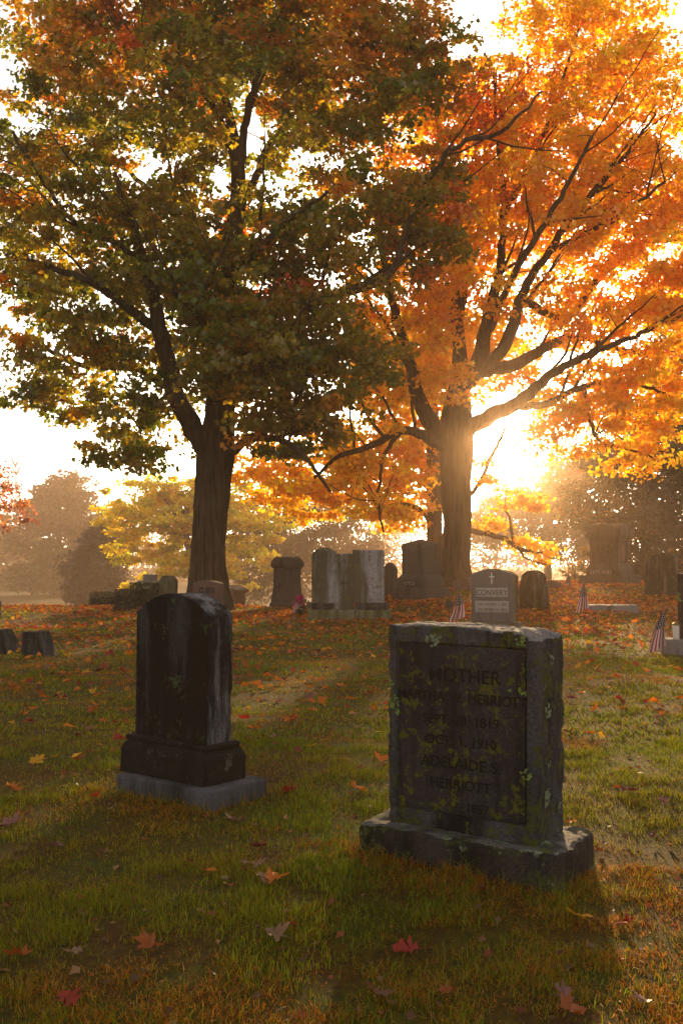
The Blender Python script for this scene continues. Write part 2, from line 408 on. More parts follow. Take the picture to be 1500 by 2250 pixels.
M['skylit_top'] = stone_mat('skylit_pale_rock_top', (0.27, 0.26, 0.26), (0.09, 0.085, 0.085), streak=0.2, bump=1.0, seed=4.6)  # rough top: skylight put into the colour as a paler grey
die2.data.materials.append(M['skylit_top']); slab2.data.materials.append(M['slab_top'])
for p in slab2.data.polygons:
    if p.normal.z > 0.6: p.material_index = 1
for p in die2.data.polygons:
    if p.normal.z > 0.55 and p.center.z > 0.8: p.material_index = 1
pn = block('panel', T, M['mossy_panel'], W_ * 0.845, 0.02, H_ * 0.815, 0.05, z0=0.095 + H_ * 0.093, cx=-0.004, cyy=-D_ / 2 + 0.011, bev=0.004)
LM = M['letter_dark']; py_ = -D_ / 2 - 0.0012
for s, sz, zf, xo in (('MOTHER', 0.082, 0.735, 0.02), ('MARTHA W. HERRIOTT', 0.062, 0.635, 0.0), ('SEPT. 20, 1819', 0.058, 0.525, 0.0), ('OCT. 1, 1910', 0.058, 0.425, 0.0),
                      ('ADELAIDE S.', 0.066, 0.315, 0.0), ('HERRIOTT', 0.060, 0.215, 0.0), ('1857', 0.052, 0.115, 0.08)):
    o = text_mesh('lettering', s, sz, LM, pn, xo, py_, 0.095 + H_ * zf, depth=0.0018, bold=0.0008, sx=0.90 if len(s) > 16 else 1.0)
def rosette(seed, r):
    """a colony: many small crinkled lobes grown together"""
    g = np.random.default_rng(seed); V, F = [], []
    for q in range(int(5 + 260 * r)):
        th0 = g.uniform(0, 6.28); d = r * g.uniform(0, 1) ** 0.6; c0 = (d * math.cos(th0), d * math.sin(th0) * 1.15); rr = r * g.uniform(0.16, 0.34); b = len(V); ph = g.uniform(0, 6.28, 2)
        V.append((*c0, rr * 0.5))
        for ring in (0.55, 1.0):
            for k in range(9):
                th = 2 * math.pi * k / 9; w = rr * ring * (1 + 0.3 * math.sin(3 * th + ph[0]) + 0.2 * math.sin(2 * th + ph[1]))
                V.append((c0[0] + w * math.cos(th), c0[1] + w * math.sin(th), rr * (0.45 if ring < 1 else 0.12) * g.uniform(0.5, 1.4)))
        for k in range(9):
            a1, a2 = b + 1 + k, b + 1 + (k + 1) % 9; F += [(b, a1, a2), (a1, a1 + 9, a2 + 9), (a1, a2 + 9, a2)]
    return np_mesh('lichen', np.array(V), np.array(F))
for k, (u, t, r, side) in enumerate([(0.855, 0.70, 0.036, 0), (0.86, 0.655, 0.026, 0), (0.82, 0.675, 0.024, 0), (0.90, 0.69, 0.022, 0), (0.84, 0.80, 0.020, 0), (0.165, 0.80, 0.020, 0), (0.165, 0.775, 0.016, 0), (0.045, 0.62, 0.022, 0), (0.06, 0.575, 0.022, 0),
                                     (0.02, 0.60, 0.018, 0), (0.02, 0.70, 0.018, 0), (0.10, 0.27, 0.014, 0), (0.90, 0.955, 0.026, 0), (0.31, 0.935, 0.028, 0), (0.35, 0.94, 0.02, 0), (0.93, 0.33, 0.022, 0), (0.45, 0.64, 0.012, 0),
                                     (0.30, 0.62, 0.030, 1), (0.45, 0.86, 0.024, 1), (0.35, 0.36, 0.018, 1), (0.22, 0.20, 0.032, 1), (0.30, 0.22, 0.024, 1), (0.75, 0.14, 0.022, 1)]):
    o = link('lichen', rosette(k, r), M['lichen_leaf'] if side == 0 and k not in (13, 14) else M['lichen_grey'], T)
    if side == 0:
        dep = 0.010 if 0.065 < u < 0.925 and 0.085 < t < 0.915 else -0.004
        o.location = ((u - 0.5) * W_, -D_ / 2 + dep - 0.004, 0.095 + t * H_); o.rotation_euler = (R(90), 0, 0)
    else:
        o.location = (W_ / 2 + 0.008, (u - 0.5) * D_, 0.095 + t * H_); o.rotation_euler = (R(90), 0, R(90))
for (x, y, r) in ((0.36, -0.19, 0.045), (-0.02, -0.235, 0.032), (0.31, -0.235, 0.02), (0.45, -0.10, 0.02)):
    o = link('lichen', rosette(int(900 + 100 * x), r), M['lichen_grey'], T); o.location = (x, y, 0.098); o.scale = (1, 1, 0.35)

# --- background stones.  D = distance, px = centre of the base
def place(px, D): p = at(px, 1240, D); return p.x, D, G(p.x, D)
def px2m(n, D): return n * D / FPX

# CONVERY
x, y, z = place(1083, 20.6)
T = thing('headstone', (x, y, z), -22, 'dark granite headstone carved CONVERY with a cross, lighter name panels', 'headstone'); foot(T, 1.0, 0.5)
block('base_slab', T, M['rock_lichen'], 1.12, 0.55, 0.22, 0.06, z0=-0.14, rough=(0.015, 5.0), seed=21)
def conv_warp(U, Q): return Q_arch(U, Q, 0.10 * (1 - np.abs(2 * U[:, 0] - 1) ** 1.6))
def not_front(U, Q): return (U[:, 1] > 0.05) * 1.0
d3 = block('die', T, M['rock_lichen'], 0.86, 0.30, 1.0, 0.04, z0=0.075, bev=0.01, warp=conv_warp, rough=(0.02, 7.0, not_front), seed=22)
d3.data.materials.append(M['dark_granite'])
for p in d3.data.polygons:
    if p.normal.y < -0.8: p.material_index = 1
block('name_panel', T, M['panel_grey'], 0.66, 0.01, 0.185, 0.2, z0=0.60, cyy=-0.152, bev=0.002)
block('date_panel', T, M['panel_grey'], 0.70, 0.01, 0.235, 0.2, z0=0.285, cyy=-0.152, bev=0.002)
text_mesh('lettering', 'CONVERY', 0.165, M['letter_brown'], T, 0, -0.159, 0.637, bold=0.001, sx=0.86)
text_mesh('lettering', '1930  THOMAS S.  2003', 0.083, M['letter_brown'], T, 0, -0.159, 0.425, sx=0.80)
text_mesh('lettering', '1932  BEVERLY A.  2018', 0.083, M['letter_brown'], T, 0, -0.159, 0.315, sx=0.78)
cv = [lat_box(0.022, 0.008, 0.235, 0.1, bev=0.002, z0=0.865, cyy=-0.152), lat_box(0.105, 0.008, 0.024, 0.1, bev=0.002, z0=1.00, cyy=-0.153)]
vv = np.concatenate([cv[0][0], cv[1][0]]); qq = np.concatenate([cv[0][1], cv[1][1] + len(cv[0][0])])
link('cross', np_mesh('cross', vv, qq), M['letter_pale'], T)

# stone just behind CONVERY (only its top shows)
x, y, z = place(1106, 23.5)
T = thing('headstone', (x, y, z), -22, 'rounded rough stone mostly hidden behind the CONVERY headstone', 'headstone'); foot(T, 0.6, 0.4)
block('die', T, M['brown_rock'], 0.62, 0.36, 1.0, 0.06, z0=-0.08, warp=arch_top(0.6, 0.12), rough=(0.03, 5.0), seed=24)
# dark rough stone right of CONVERY
x, y, z = place(1173, 24.6)
T = thing('headstone', (x, y, z), -40, 'brown rough stone with rounded top standing beside the CONVERY headstone', 'headstone', tilt=(0, -2)); foot(T, 0.6, 0.4)
def hump(U, Q):
    s = 1 - 0.16 * sstep(0.55, 1.0, U[:, 2]); Q[:, 0] *= s; Q[:, 1] *= s
    return Q_arch(U, Q, 0.12 * (1 - np.abs(2 * U[:, 0] - 1) ** 2.2))
block('die', T, M['brown_rock'], 0.62, 0.42, 0.90, 0.05, z0=-0.08, bev=0.03, warp=hump, rough=(0.035, 4.0), seed=25)

# double white marble
D = 22.7; x, y, z = place(768, D)
T = thing('headstone', (x, y, z), -9, 'stained white marble double headstone with two tall tablets and lower centre', 'headstone'); foot(T, 1.9, 0.6)
block('base_slab', T, M['olive_stone'], 1.84, 0.62, 0.34, 0.08, z0=-0.10, rough=(0.014, 4.0), seed=31)
block('plinth', T, M['charcoal_stone'], 0.44, 0.46, 0.15, 0.06, z0=0.235, cx=-0.62, rough=(0.008, 6.0), seed=32)
block('plinth', T, M['charcoal_stone'], 0.70, 0.46, 0.17, 0.06, z0=0.235, cx=0.50, rough=(0.008, 6.0), seed=33)
block('tablet', T, M['marble'], 0.46, 0.26, 1.20, 0.05, z0=0.38, cx=-0.545, rough=(0.008, 5.0), seed=34)
block('tablet', T, M['marble'], 0.70, 0.28, 1.19, 0.05, z0=0.40, cx=0.435, rough=(0.008, 5.0), seed=35)
def carve(U, Q): return (U[:, 1] < 0.05) * np.clip(sstep(0.1, 0.2, U[:, 0]) * sstep(0.95, 0.8, U[:, 0]), 0, 1) * (0.2 + sstep(0.5, 0.7, U[:, 2]))
block('centre_tablet', T, M['marble'], 0.40, 0.22, 1.27, 0.025, z0=0.236, cx=-0.115, rough=(0.03, 14.0, carve), seed=36)
text_mesh('lettering', 'IHS', 0.12, M['letter_dark'], T, -0.115, -0.118, 0.80)

# tall round-topped stone behind it
D = 26.5; x, y, z = place(712, D)
T = thing('headstone', (x, y, z), -30, 'tall arched stone standing close behind the white double headstone', 'headstone'); foot(T, 0.7, 0.5)
block('base_slab', T, M['olive_stone'], 0.80, 0.55, 0.30, 0.1, z0=-0.1, rough=(0.012, 4.0), seed=41)
block('die', T, M['olive_stone'], 0.58, 0.34, 1.26, 0.06, z0=0.19, warp=arch_top(0.5, 0.2), rough=(0.014, 5.0), seed=42)
# two narrow stones behind, right of it
for px, D, h, nm, lab in ((843, 31.0, 0.92, 5, 'shorter of two narrow round-topped stones beside the white double headstone'), (857, 30.0, 1.04, 6, 'narrow round-topped brown stone between the white double headstone and the pointed JOYCE monument')):
    x, y, z = place(px, D)
    T = thing('headstone', (x, y, z), -30, lab, 'headstone'); foot(T, 0.5, 0.3)
    block('die', T, M['brownstone'], 0.42, 0.17, h - 0.14, 0.05, z0=-0.08, warp=arch_top(0.4, 0.20), rough=(0.008, 5.0), seed=43 + nm)
    block('base_slab', T, M['brownstone'], 0.62, 0.36, 0.20, 0.1, z0=-0.12, rough=(0.01, 5.0), seed=53 + nm)

# JOYCE
D = 28.0; x, y, z = place(924, D)
T = thing('monument', (x, y, z), -42, 'brown pyramid-topped monument lettered JOYCE beside the orange maple trunk', 'monument'); foot(T, 1.25, 1.25)
block('base_slab', T, M['brownstone'], 1.16, 1.16, 0.46, 0.1, z0=-0.12, rough=(0.012, 4.0), seed=61)
def joy(U, Q):
    s = np.interp(U[:, 2], [0, 0.62, 1.0], [1.0, 1.0, 0.80]); Q[:, 0] *= s; Q[:, 1] *= s; return Q
block('plinth', T, M['brownstone'], 0.97, 0.97, 0.36, 0.06, z0=0.338, warp=joy, rough=(0.006, 5.0), seed=62)
block('die', T, M['brownstone'], 0.76, 0.76, 0.71, 0.08, z0=0.696, rough=(0.006, 5.0), seed=63)
def pyr(U, Q):
    t = np.maximum(np.abs(2 * U[:, 0] - 1), np.abs(2 * U[:, 1] - 1)); Q[:, 2] = Q[:, 2] * 1.0
    Q[:, 2] += U[:, 2] * 0.16 * (1 - t); return Q
block('cap', T, M['brownstone'], 0.775, 0.775, 0.14, 0.06, z0=1.403, warp=pyr, rough=(0.004, 5.0), seed=64)
pl = block('name_plate', T, M['charcoal_stone'], 0.42, 0.02, 0.19, 0.2, z0=0.365, cyy=-0.487, cx=-0.02, bev=0.003)
text_mesh('lettering', 'JOYCE', 0.16, M['letter_stone'], pl, -0.02, -0.500, 0.402, depth=0.006, bold=0.002, sx=0.8)

# flared pedestal stone
D = 29.0; x, y, z = place(631, D)
T = thing('headstone', (x, y, z), -55, 'brown pedestal stone with flared foot and rounded cap beyond the crest', 'headstone'); foot(T, 1.2, 1.0)
def flare(U, Q):
    s = np.interp(U[:, 2], [0, 0.10, 0.12, 0.22, 0.24, 0.36, 0.52, 0.75, 1.0], [1.36, 1.36, 1.24, 1.22, 1.16, 1.05, 0.98, 0.95, 0.97]); Q[:, 0] *= s; Q[:, 1] *= 0.5 + 0.5 * s; return Q
zb = -0.25
block('base_slab', T, M['brownstone'], 1.20, 0.95, 0.30, 0.1, z0=zb, rough=(0.01, 4.0), seed=70)
block('die', T, M['brownstone'], 0.60, 0.60, 1.12, 0.04, z0=zb + 0.298, warp=flare, rough=(0.006, 4.0), seed=71)
def capw(U, Q):
    s = np.interp(U[:, 2], [0, 0.25, 0.5, 1.0], [0.90, 1.0, 1.04, 0.98]); Q[:, 0] *= s; Q[:, 1] *= s
    return Q_arch(U, Q, 0.14 * (1 - np.abs(2 * U[:, 0] - 1) ** 2))
block('cap', T, M['brownstone'], 0.70, 0.70, 0.20, 0.04, z0=zb + 1.417, bev=0.02, warp=capw, rough=(0.008, 5.0), seed=72)
block('name_plate', T, M['charcoal_stone'], 0.40, 0.02, 0.13, 0.2, z0=zb + 0.86, cyy=-0.305, bev=0.003)

# low gabled tomb, further back left of it
D = 38.0; x, y, z = place(512, D)
T = thing('headstone', (x, y, 0.0 - 0.42), -35, 'pale gabled monument in the mist below the yellow tree', 'headstone')
block('die', T, M['brownstone'], 0.72, 0.62, 1.05, 0.1, z0=-0.4, rough=(0.006, 4.0), seed=80)
def gable(U, Q): return Q_arch(U, Q, 0.17 * (1 - np.abs(2 * U[:, 0] - 1)))
block('cap', T, M['brownstone'], 0.92, 0.80, 0.12, 0.05, z0=0.648, warp=gable, seed=81)
block('base_slab', T, M['brownstone'], 1.0, 0.9, 0.34, 0.1, z0=-0.5, seed=82)

# reddish stone in front of the left maple
D = 23.5; x, y, z = place(458, D)
T = thing('headstone', (x, y, z), -24, 'reddish granite headstone with dark name plate in front of the left maple trunk', 'headstone'); foot(T, 0.9, 0.4)
block('die', T, M['red_granite'], 0.70, 0.28, 0.92, 0.08, z0=-0.10, bev=0.01, warp=arch_top(0.7, 0.07), rough=(0.004, 4.0), seed=90)
block('name_plate', T, M['charcoal_stone'], 0.40, 0.012, 0.13, 0.2, z0=0.60, cyy=-0.145, cx=0.05, bev=0.002)
text_mesh('lettering', 'MAGUIRE', 0.10, M['red_granite'], T, 0.05, -0.152, 0.628, bold=0.001, sx=0.82)

# gabled pillar stone left of it
D = 27.5; x, y, z = place(371, D)
T = thing('headstone', (x, y, z), -48, 'olive mossed pillar stone with pointed top left of the dark maple', 'headstone'); foot(T, 0.5, 0.5)
def gab(U, Q): return Q_arch(U, Q, 0.13 * (1 - np.abs(2 * U[:, 0] - 1) ** 1.2))
block('die', T, M['olive_stone'], 0.40, 0.36, 0.92, 0.05, z0=-0.12, warp=gab, rough=(0.010, 5.0), seed=95)
block('panel', T, M['olive_stone'], 0.24, 0.02, 0.52, 0.05, z0=0.16, cyy=-0.185, rough=(0.004, 5.0), seed=96)

# clipped yews / stones hidden behind crest
M['hedge'] = leaf_mat('hedge_leaf', 0.25)
def hedge(px, D, w, d, h, n, label, seed):
    x, y, z = place(px, D); g = np.random.default_rng(seed)
    T = thing('hedge', (x, y, z), -30, label, 'hedge', 'clipped hedges by the crest'); foot(T, w, d)
    core = block('core', T, plain('hedge_core', (0.02, 0.022, 0.01), 0.95), w * 0.9, d * 0.9, h * 0.95, 0.1, z0=-0.15, bev=0.04, rough=(0.05, 4.0), seed=seed)
    u = g.uniform(-1, 1, (n, 3)); ax = g.integers(0, 3, n); u[np.arange(n), ax] = np.sign(u[np.arange(n), ax]) * g.uniform(0.88, 1.05, n)
    P = u * np.array([w / 2, d / 2, h / 2]) + np.array([0, 0, h / 2 - 0.05])
    nr = u / np.linalg.norm(u, axis=1)[:, None]
    cols = np.array([0.045, 0.048, 0.018]) * g.uniform(0.5, 1.5, (n, 1))
    v, f, c = scatter_leaves(P, nr, np.full(n, 0.055), cols, g, LEAF4)
    link('foliage', np_mesh('foliage', v, f, c), M['hedge'], T)

LEAF7 = np.array([(0, 0, 0), (.42, .2, .03), (.5, .62, -.06), (.18, .6, .04), (0, 1, -.10), (-.18, .6, .04), (-.5, .62, -.06), (-.42, .2, .03)], float)
LEAF7_F = np.array([(0, 1, 2), (0, 2, 3), (0, 3, 4), (0, 4, 5), (0, 5, 6), (0, 6, 7)])
LEAF4 = (np.array([(0, 0, 0), (.42, .5, .05), (0, 1, -.08), (-.42, .5, .05)], float), np.array([(0, 1, 2), (0, 2, 3)]))
LEAF7 = (LEAF7, LEAF7_F)
LEAF5 = (np.array([(0, 0, 0), (.5, .35, .05), (.22, .62, .02), (0, 1, -.08), (-.22, .62, .02), (-.5, .35, .05)], float), np.array([(0, 1, 2), (0, 2, 3), (0, 3, 4), (0, 4, 5)]))
def scatter_leaves(P, nrm, size, cols, g, tpl, spread=0.7, droop=0.5):
    """leaf blades at P, facing roughly nrm, tips hanging a little"""
    T, F = tpl; n = len(P)
    nn = nrm + g.normal(0, spread, (n, 3)); nn /= np.linalg.norm(nn, axis=1)[:, None] + 1e-9
    t = g.normal(0, 1, (n, 3)); t[:, 2] -= droop
    t -= nn * np.sum(t * nn, 1)[:, None]; t /= np.linalg.norm(t, axis=1)[:, None] + 1e-9
    b = np.cross(t, nn)
    V = (T[None, :, 0:1] * b[:, None, :] + (T[None, :, 1:2] - 0.3) * t[:, None, :] + T[None, :, 2:3] * nn[:, None, :]) * size[:, None, None] + P[:, None, :]
    k = len(T)
    FF = (F[None] + (np.arange(n) * k)[:, None, None]).reshape(-1, 3)
    return V.reshape(-1, 3), FF, np.repeat(cols, k, 0)
hedge(284, 27.3, 0.62, 0.5, 0.62, 2600, 'low clipped dark hedge, leftmost of the pair by the crest', 5)
hedge(322, 27.8, 0.85, 0.5, 0.78, 3400, 'taller clipped dark hedge beside the pointed pillar stone', 6)
hedge(232, 31.0, 0.75, 0.6, 0.55, 2200, 'small low hedge just showing over the crest in mist', 8)
D = 30.5; x, y, z = place(331, D)
T = thing('headstone', (x, y, z), -35, 'small square-topped grey stone showing above the clipped hedges', 'headstone')
block('die', T, M['grey_granite'], 0.34, 0.30, 1.12, 0.1, z0=-0.1, rough=(0.006, 4.0), seed=99)
block('base_slab', T, M['grey_granite'], 0.62, 0.5, 0.95, 0.1, z0=-0.12, rough=(0.006, 4.0), seed=98)

# slant markers at left
for px, yb, w, h, lab, sd in ((92, 1441, 0.44, 0.345, 'low slant-faced grave marker with steep sloping side, the whole one at left', 101), (12, 1437, 0.52, 0.36, 'low slant-faced grave marker cut by the left edge of the photo', 102)):
    hx, hy = ground_hit(px, yb)
    T = thing('grave_marker', (hx, hy, G(hx, hy)), -16, lab, 'grave marker', 'slant markers on the lawn'); foot(T, w, 0.35, 0.0)
    def slant(U, Q, w=w):
        Q[:, 0] = np.where(True, -w / 2 + U[:, 0] * w * (1 - 0.48 * U[:, 2]), 0); return Q
    block('die', T, M['charcoal_stone'], w, 0.34, h + 0.06, 0.03, z0=-0.06, bev=0.02, warp=slant, rough=(0.012, 6.0), seed=sd)
# sliver of a white stone at the very left edge
x, y, z = place(-8, 24.0)
T = thing('headstone', (x, y, z), -20, 'pale round-shouldered stone just entering at the left edge', 'headstone'); foot(T, 0.4, 0.3)
block('die', T, M['marble'], 0.26, 0.14, 0.42, 0.05, z0=-0.05, warp=arch_top(0.3, 0.06), seed=105)

# LEYLAND monument
D = 36.0; x, y, z = place(1338, D)
T = thing('monument', (x, y, z), -40, 'large brown monument with vaulted cap lettered LEYLAND on the leaf-covered rise', 'monument'); foot(T, 2.0, 2.0)
BS = M['brownstone']
block('base_slab', T, BS, 1.68, 1.50, 0.50, 0.12, z0=-0.14, rough=(0.012, 3.0), seed=110)
def ley(U, Q):
    s = np.interp(U[:, 2], [0, 0.55, 0.62, 0.85, 1.0], [1.0, 0.98, 0.93, 0.86, 0.83]); Q[:, 0] *= s; Q[:, 1] *= s; return Q
block('plinth', T, BS, 1.30, 1.16, 0.42, 0.05, z0=0.358, warp=ley, rough=(0.010, 7.0), seed=111)
block('die', T, BS, 0.98, 0.86, 0.80, 0.08, z0=0.776, rough=(0.006, 4.0), seed=112)
for sx in (-1, 1):
    for sy in (-1, 1):
        block('corner_pillar', T, BS, 0.17, 0.17, 0.80, 0.035, z0=0.777, cx=sx * 0.455, cyy=sy * 0.395, rough=(0.022, 11.0), seed=113 + sx + 3 * sy)
block('panel', T, M['brown_rock'], 0.62, 0.02, 0.62, 0.2, z0=0.86, cyy=-0.437, bev=0.01)
block('panel', T, M['red_granite'], 0.02, 0.34, 0.58, 0.2, z0=0.88, cx=0.497, bev=0.006)
def corn(U, Q):
    s = np.interp(U[:, 2], [0, 0.3, 0.6, 1.0], [0.90, 0.92, 1.0, 1.06]); Q[:, 0] *= s; Q[:, 1] *= s; return Q
block('cornice', T, BS, 1.20, 1.08, 0.16, 0.03, z0=1.574, warp=corn, rough=(0.008, 12.0), seed=120)
def vault(U, Q):
    a = np.abs(2 * U[:, 0] - 1); b = np.abs(2 * U[:, 1] - 1)
    Q[:, 2] += U[:, 2] * 0.34 * np.maximum(np.sqrt(np.clip(1 - a ** 2, 0, 1)) * 0.95, np.sqrt(np.clip(1 - b ** 2, 0, 1))); 
    sh = 1 - 0.05 * U[:, 2]; Q[:, 0] *= sh; Q[:, 1] *= sh
    return Q
block('cap', T, BS, 1.34, 1.20, 0.14, 0.05, z0=1.732, bev=0.03, warp=vault, rough=(0.012, 4.0), seed=121)
text_mesh('lettering', 'LEYLAND', 0.20, M['letter_stone'], T, -0.05, -0.590, 0.40, depth=0.02, bold=0.004, sx=0.95)

# rough dark stone at right
D = 28.0; x, y, z = place(1452, D)
T = thing('headstone', (x, y, z), -30, 'dark streaked rough-hewn stone with rounded shoulders right of the LEYLAND monument', 'headstone'); foot(T, 0.9, 0.5)
def shoulder(U, Q):
    Q[:, 0] *= 1 - 0.10 * sstep(0.5, 1, U[:, 2]); return Q_arch(U, Q, 0.20 * (1 - np.abs(1.75 * U[:, 0] - 1.0) ** 2.5))
block('die', T, M['brown_rock'], 0.86, 0.44, 1.10, 0.05, z0=-0.10, bev=0.03, warp=shoulder, rough=(0.035, 4.0), seed=125)
# ledger
D = 23.2; hx, hy = ground_hit(1345, 1345)
T = thing('grave_marker', (hx, hy, G(hx, hy)), -8, 'low flat granite marker lying among orange leaves behind a small flag', 'grave marker'); foot(T, 1.15, 0.55)
block('slab', T, M['grey_granite'], 1.12, 0.62, 0.27, 0.05, z0=-0.10, bev=0.02, rough=(0.022, 6.0), seed=127)
# edge stone right with candle
hx, hy = ground_hit(1510, 1436)
T = thing('headstone', (hx, hy, G(hx, hy)), -25, 'black stone on a rough granite base, cut by the right edge', 'headstone'); foot(T, 0.9, 0.4)
block('base_slab', T, M['grey_granite'], 0.72, 0.42, 0.28, 0.05, z0=-0.07, bev=0.02, rough=(0.018, 7.0), seed=130)
block('die', T, M['charcoal_stone'], 0.44, 0.18, 0.96, 0.05, z0=0.205, cx=0.10, rough=(0.012, 6.0), seed=131)
for k, (u, t) in enumerate(((0.0, 0.62), (0.03, 0.57), (0.02, 0.66))):
    o = link('lichen', rosette(60 + k, 0.03), M['lichen_leaf'], T); o.location = (-0.11 + u, -0.095, 0.2 + t); o.rotation_euler = (R(90), 0, 0)

def lathe(name, prof_, mat, parent, loc=(0, 0, 0), n=24):
    V = []; F = []
    for (r, z) in prof_:
        for a in range(n): V.append((r * math.cos(2 * math.pi * a / n), r * math.sin(2 * math.pi * a / n), z))
    for k in range(len(prof_) - 1):
        for a in range(n): F.append((k * n + a, k * n + (a + 1) % n, (k + 1) * n + (a + 1) % n, (k + 1) * n + a))
    return link(name, np_mesh(name, np.array(V), np.array(F), smooth=True), mat, parent, loc)
M['wax'] = plain('milky_plastic', (0.55, 0.53, 0.50), 0.45, var=0.08)
M['brass'] = plain('tarnished_brass', (0.20, 0.14, 0.06), 0.45, 0.8)
bx, by = T.location.x - 0.20, T.location.y - 0.10
C = thing('candle', (bx, by, T.location.z + 0.207), 0, 'white grave candle jar standing beside the black stone at right edge', 'candle')
lathe('jar', [(0.0, 0), (0.044, 0.0), (0.046, 0.02), (0.048, 0.19), (0.044, 0.205), (0.0, 0.205)], M['wax'], C)
lathe('lid', [(0.0, 0.206), (0.047, 0.206), (0.049, 0.22), (0.035, 0.24), (0.0, 0.245)], M['brass'], C)

# small boulders near the right tree and the crest
for px, yb, w, h, lab, sd in ((1210, 1305, 0.55, 0.22, 'small rounded stone peeping over the leaves left of the far flag', 140), (1020, 1310, 0.55, 0.32, 'tilted reddish slab at the foot of the orange maple', 141)):
    hx, hy = place(px, 31.0 if sd == 140 else 30.0)[:2]
    T = thing('headstone', (hx, hy, G(hx, hy)), -30, lab, 'headstone', tilt=(0, -18 if sd == 141 else 0)); foot(T, w, 0.3)
    block('die', T, M['red_granite'], w, 0.3, h + 0.1, 0.06, z0=-0.1, bev=0.03, warp=arch_top(w, 0.06), rough=(0.02, 5.0), seed=sd)

# ---------------------------------------------------------------- flags
def flag_mat():
    m, N, L, B = new_mat('flag_cloth')
    uv = N.new('ShaderNodeUVMap'); uv.uv_map = 'UVMap'; sp = N.new('ShaderNodeSeparateXYZ'); L.new(uv.outputs[0], sp.inputs[0])
    def mth(op, a, b=None, c=None):
        n = N.new('ShaderNodeMath'); n.operation = op
        for k, v in enumerate((a, b, c)):
            if v is None: continue
            if isinstance(v, (int, float)): n.inputs[k].default_value = v
            else: L.new(v, n.inputs[k])
        return n.outputs[0]
    U, V = sp.outputs[0], sp.outputs[1]
    st = mth('GREATER_THAN', mth('FRACT', mth('MULTIPLY', U, 4.5)), 0.5)
    c = mixc(N, L, st, (0.34, 0.010, 0.025), (0.50, 0.47, 0.47))
    can = mth('MULTIPLY', mth('LESS_THAN', V, 0.46), mth('GREATER_THAN', U, 0.08))
    su = mth('SUBTRACT', mth('FRACT', mth('ADD', mth('MULTIPLY', U, 4.0), mth('MULTIPLY', mth('FLOOR', mth('MULTIPLY', V, 17.0)), 0.5))), 0.5)
    sv = mth('SUBTRACT', mth('FRACT', mth('MULTIPLY', V, 17.0)), 0.5)
    dd = mth('ADD', mth('MULTIPLY', su, su), mth('MULTIPLY', sv, sv))
    star = mth('LESS_THAN', dd, 0.075)
    cc = mixc(N, L, star, (0.008, 0.012, 0.050), (0.50, 0.48, 0.48))
    c = mixc(N, L, can, c, cc)
    L.new(c, B.inputs['Base Color']); B.inputs['Roughness'].default_value = 0.8; B.inputs['Specular IOR Level'].default_value = 0.2
    return m
M['flag'] = flag_mat(); M['stick'] = plain('wooden_stick', (0.16, 0.10, 0.05), 0.8)
def flag(px, ytop, ybot, D, wpx, lean, label, seed, rz=0, stick_up=0.12):
    p = at(px, ybot, D); H = px2m(ybot - ytop, D); W = px2m(wpx, D)
    T = thing('small_flag', (p.x, D, G(p.x, D)), rz, label, 'flag', 'small flags planted by graves')
    zb = p.z - G(p.x, D); g = np.random.default_rng(seed); ph = g.uniform(0, 6)
    ns, nu = 26, 22; V = []; F = []; UV = []
    for i in range(ns + 1):
        s = i / ns; wid = 1.25 * W * (0.16 + 0.84 * s ** 0.8)
        for j in range(nu + 1):
            u = j / nu
            x_ = (u - 0.55) * wid + lean * H * s - 0.02 * math.sin(3 * s + ph)
            y_ = 0.045 * W / 0.2 * math.sin(u * 9.0 + 1.4 * s + ph) * (0.3 + s) + 0.02 * math.sin(4 * s)
            z_ = zb + H * (1 - s) + 0.22 * H * s * u - 0.05 * H * s
            V.append((x_, y_, z_)); UV.append((u * 0.99 + 0.12 * s, s))
    for i in range(ns):
        for j in range(nu):
            a = i * (nu + 1) + j; F.append((a, a + 1, a + nu + 2, a + nu + 1))
    me = np_mesh('cloth', np.array(V), np.array(F), smooth=True)
    uvl = me.uv_layers.new(name='UVMap')
    for lp in me.loops: uvl.data[lp.index].uv = UV[lp.vertex_index]
    link('cloth', me, M['flag'], T)
    st = lathe('stick', [(0.0, -0.1), (0.006, -0.1), (0.006, zb + H + stick_up), (0.0, zb + H + stick_up)], M['stick'], T, (0.0, 0.035, 0), 8)
    lathe('finial', [(0.0, 0), (0.010, 0.008), (0.009, 0.018), (0.0, 0.04)], M['brass'], st, (0, 0, zb + H + stick_up), 8)
flag(1008, 1304, 1366, 19.6, 26, -0.05, 'drooping small American flag on a stick in front of the CONVERY stone', 1, -20, 0.03)
flag(1284, 1286, 1345, 22.6, 24, -0.10, 'drooping small American flag next to the low flat granite marker', 2, -20, 0.03)
flag(1250, 1266, 1302, 33.0, 16, -0.08, 'far small American flag in mist left of the LEYLAND monument', 3, -20, 0.05)
flag(1456, 1346, 1434, 14.2, 30, -0.10, 'nearest small American flag beside the black stone at right edge', 4, -15, 0.16)
flag(449, 1297, 1318, 21.5, 8, 0.0, 'tiny furled flag tip behind the near arched headstone', 5, 0, 0.04)
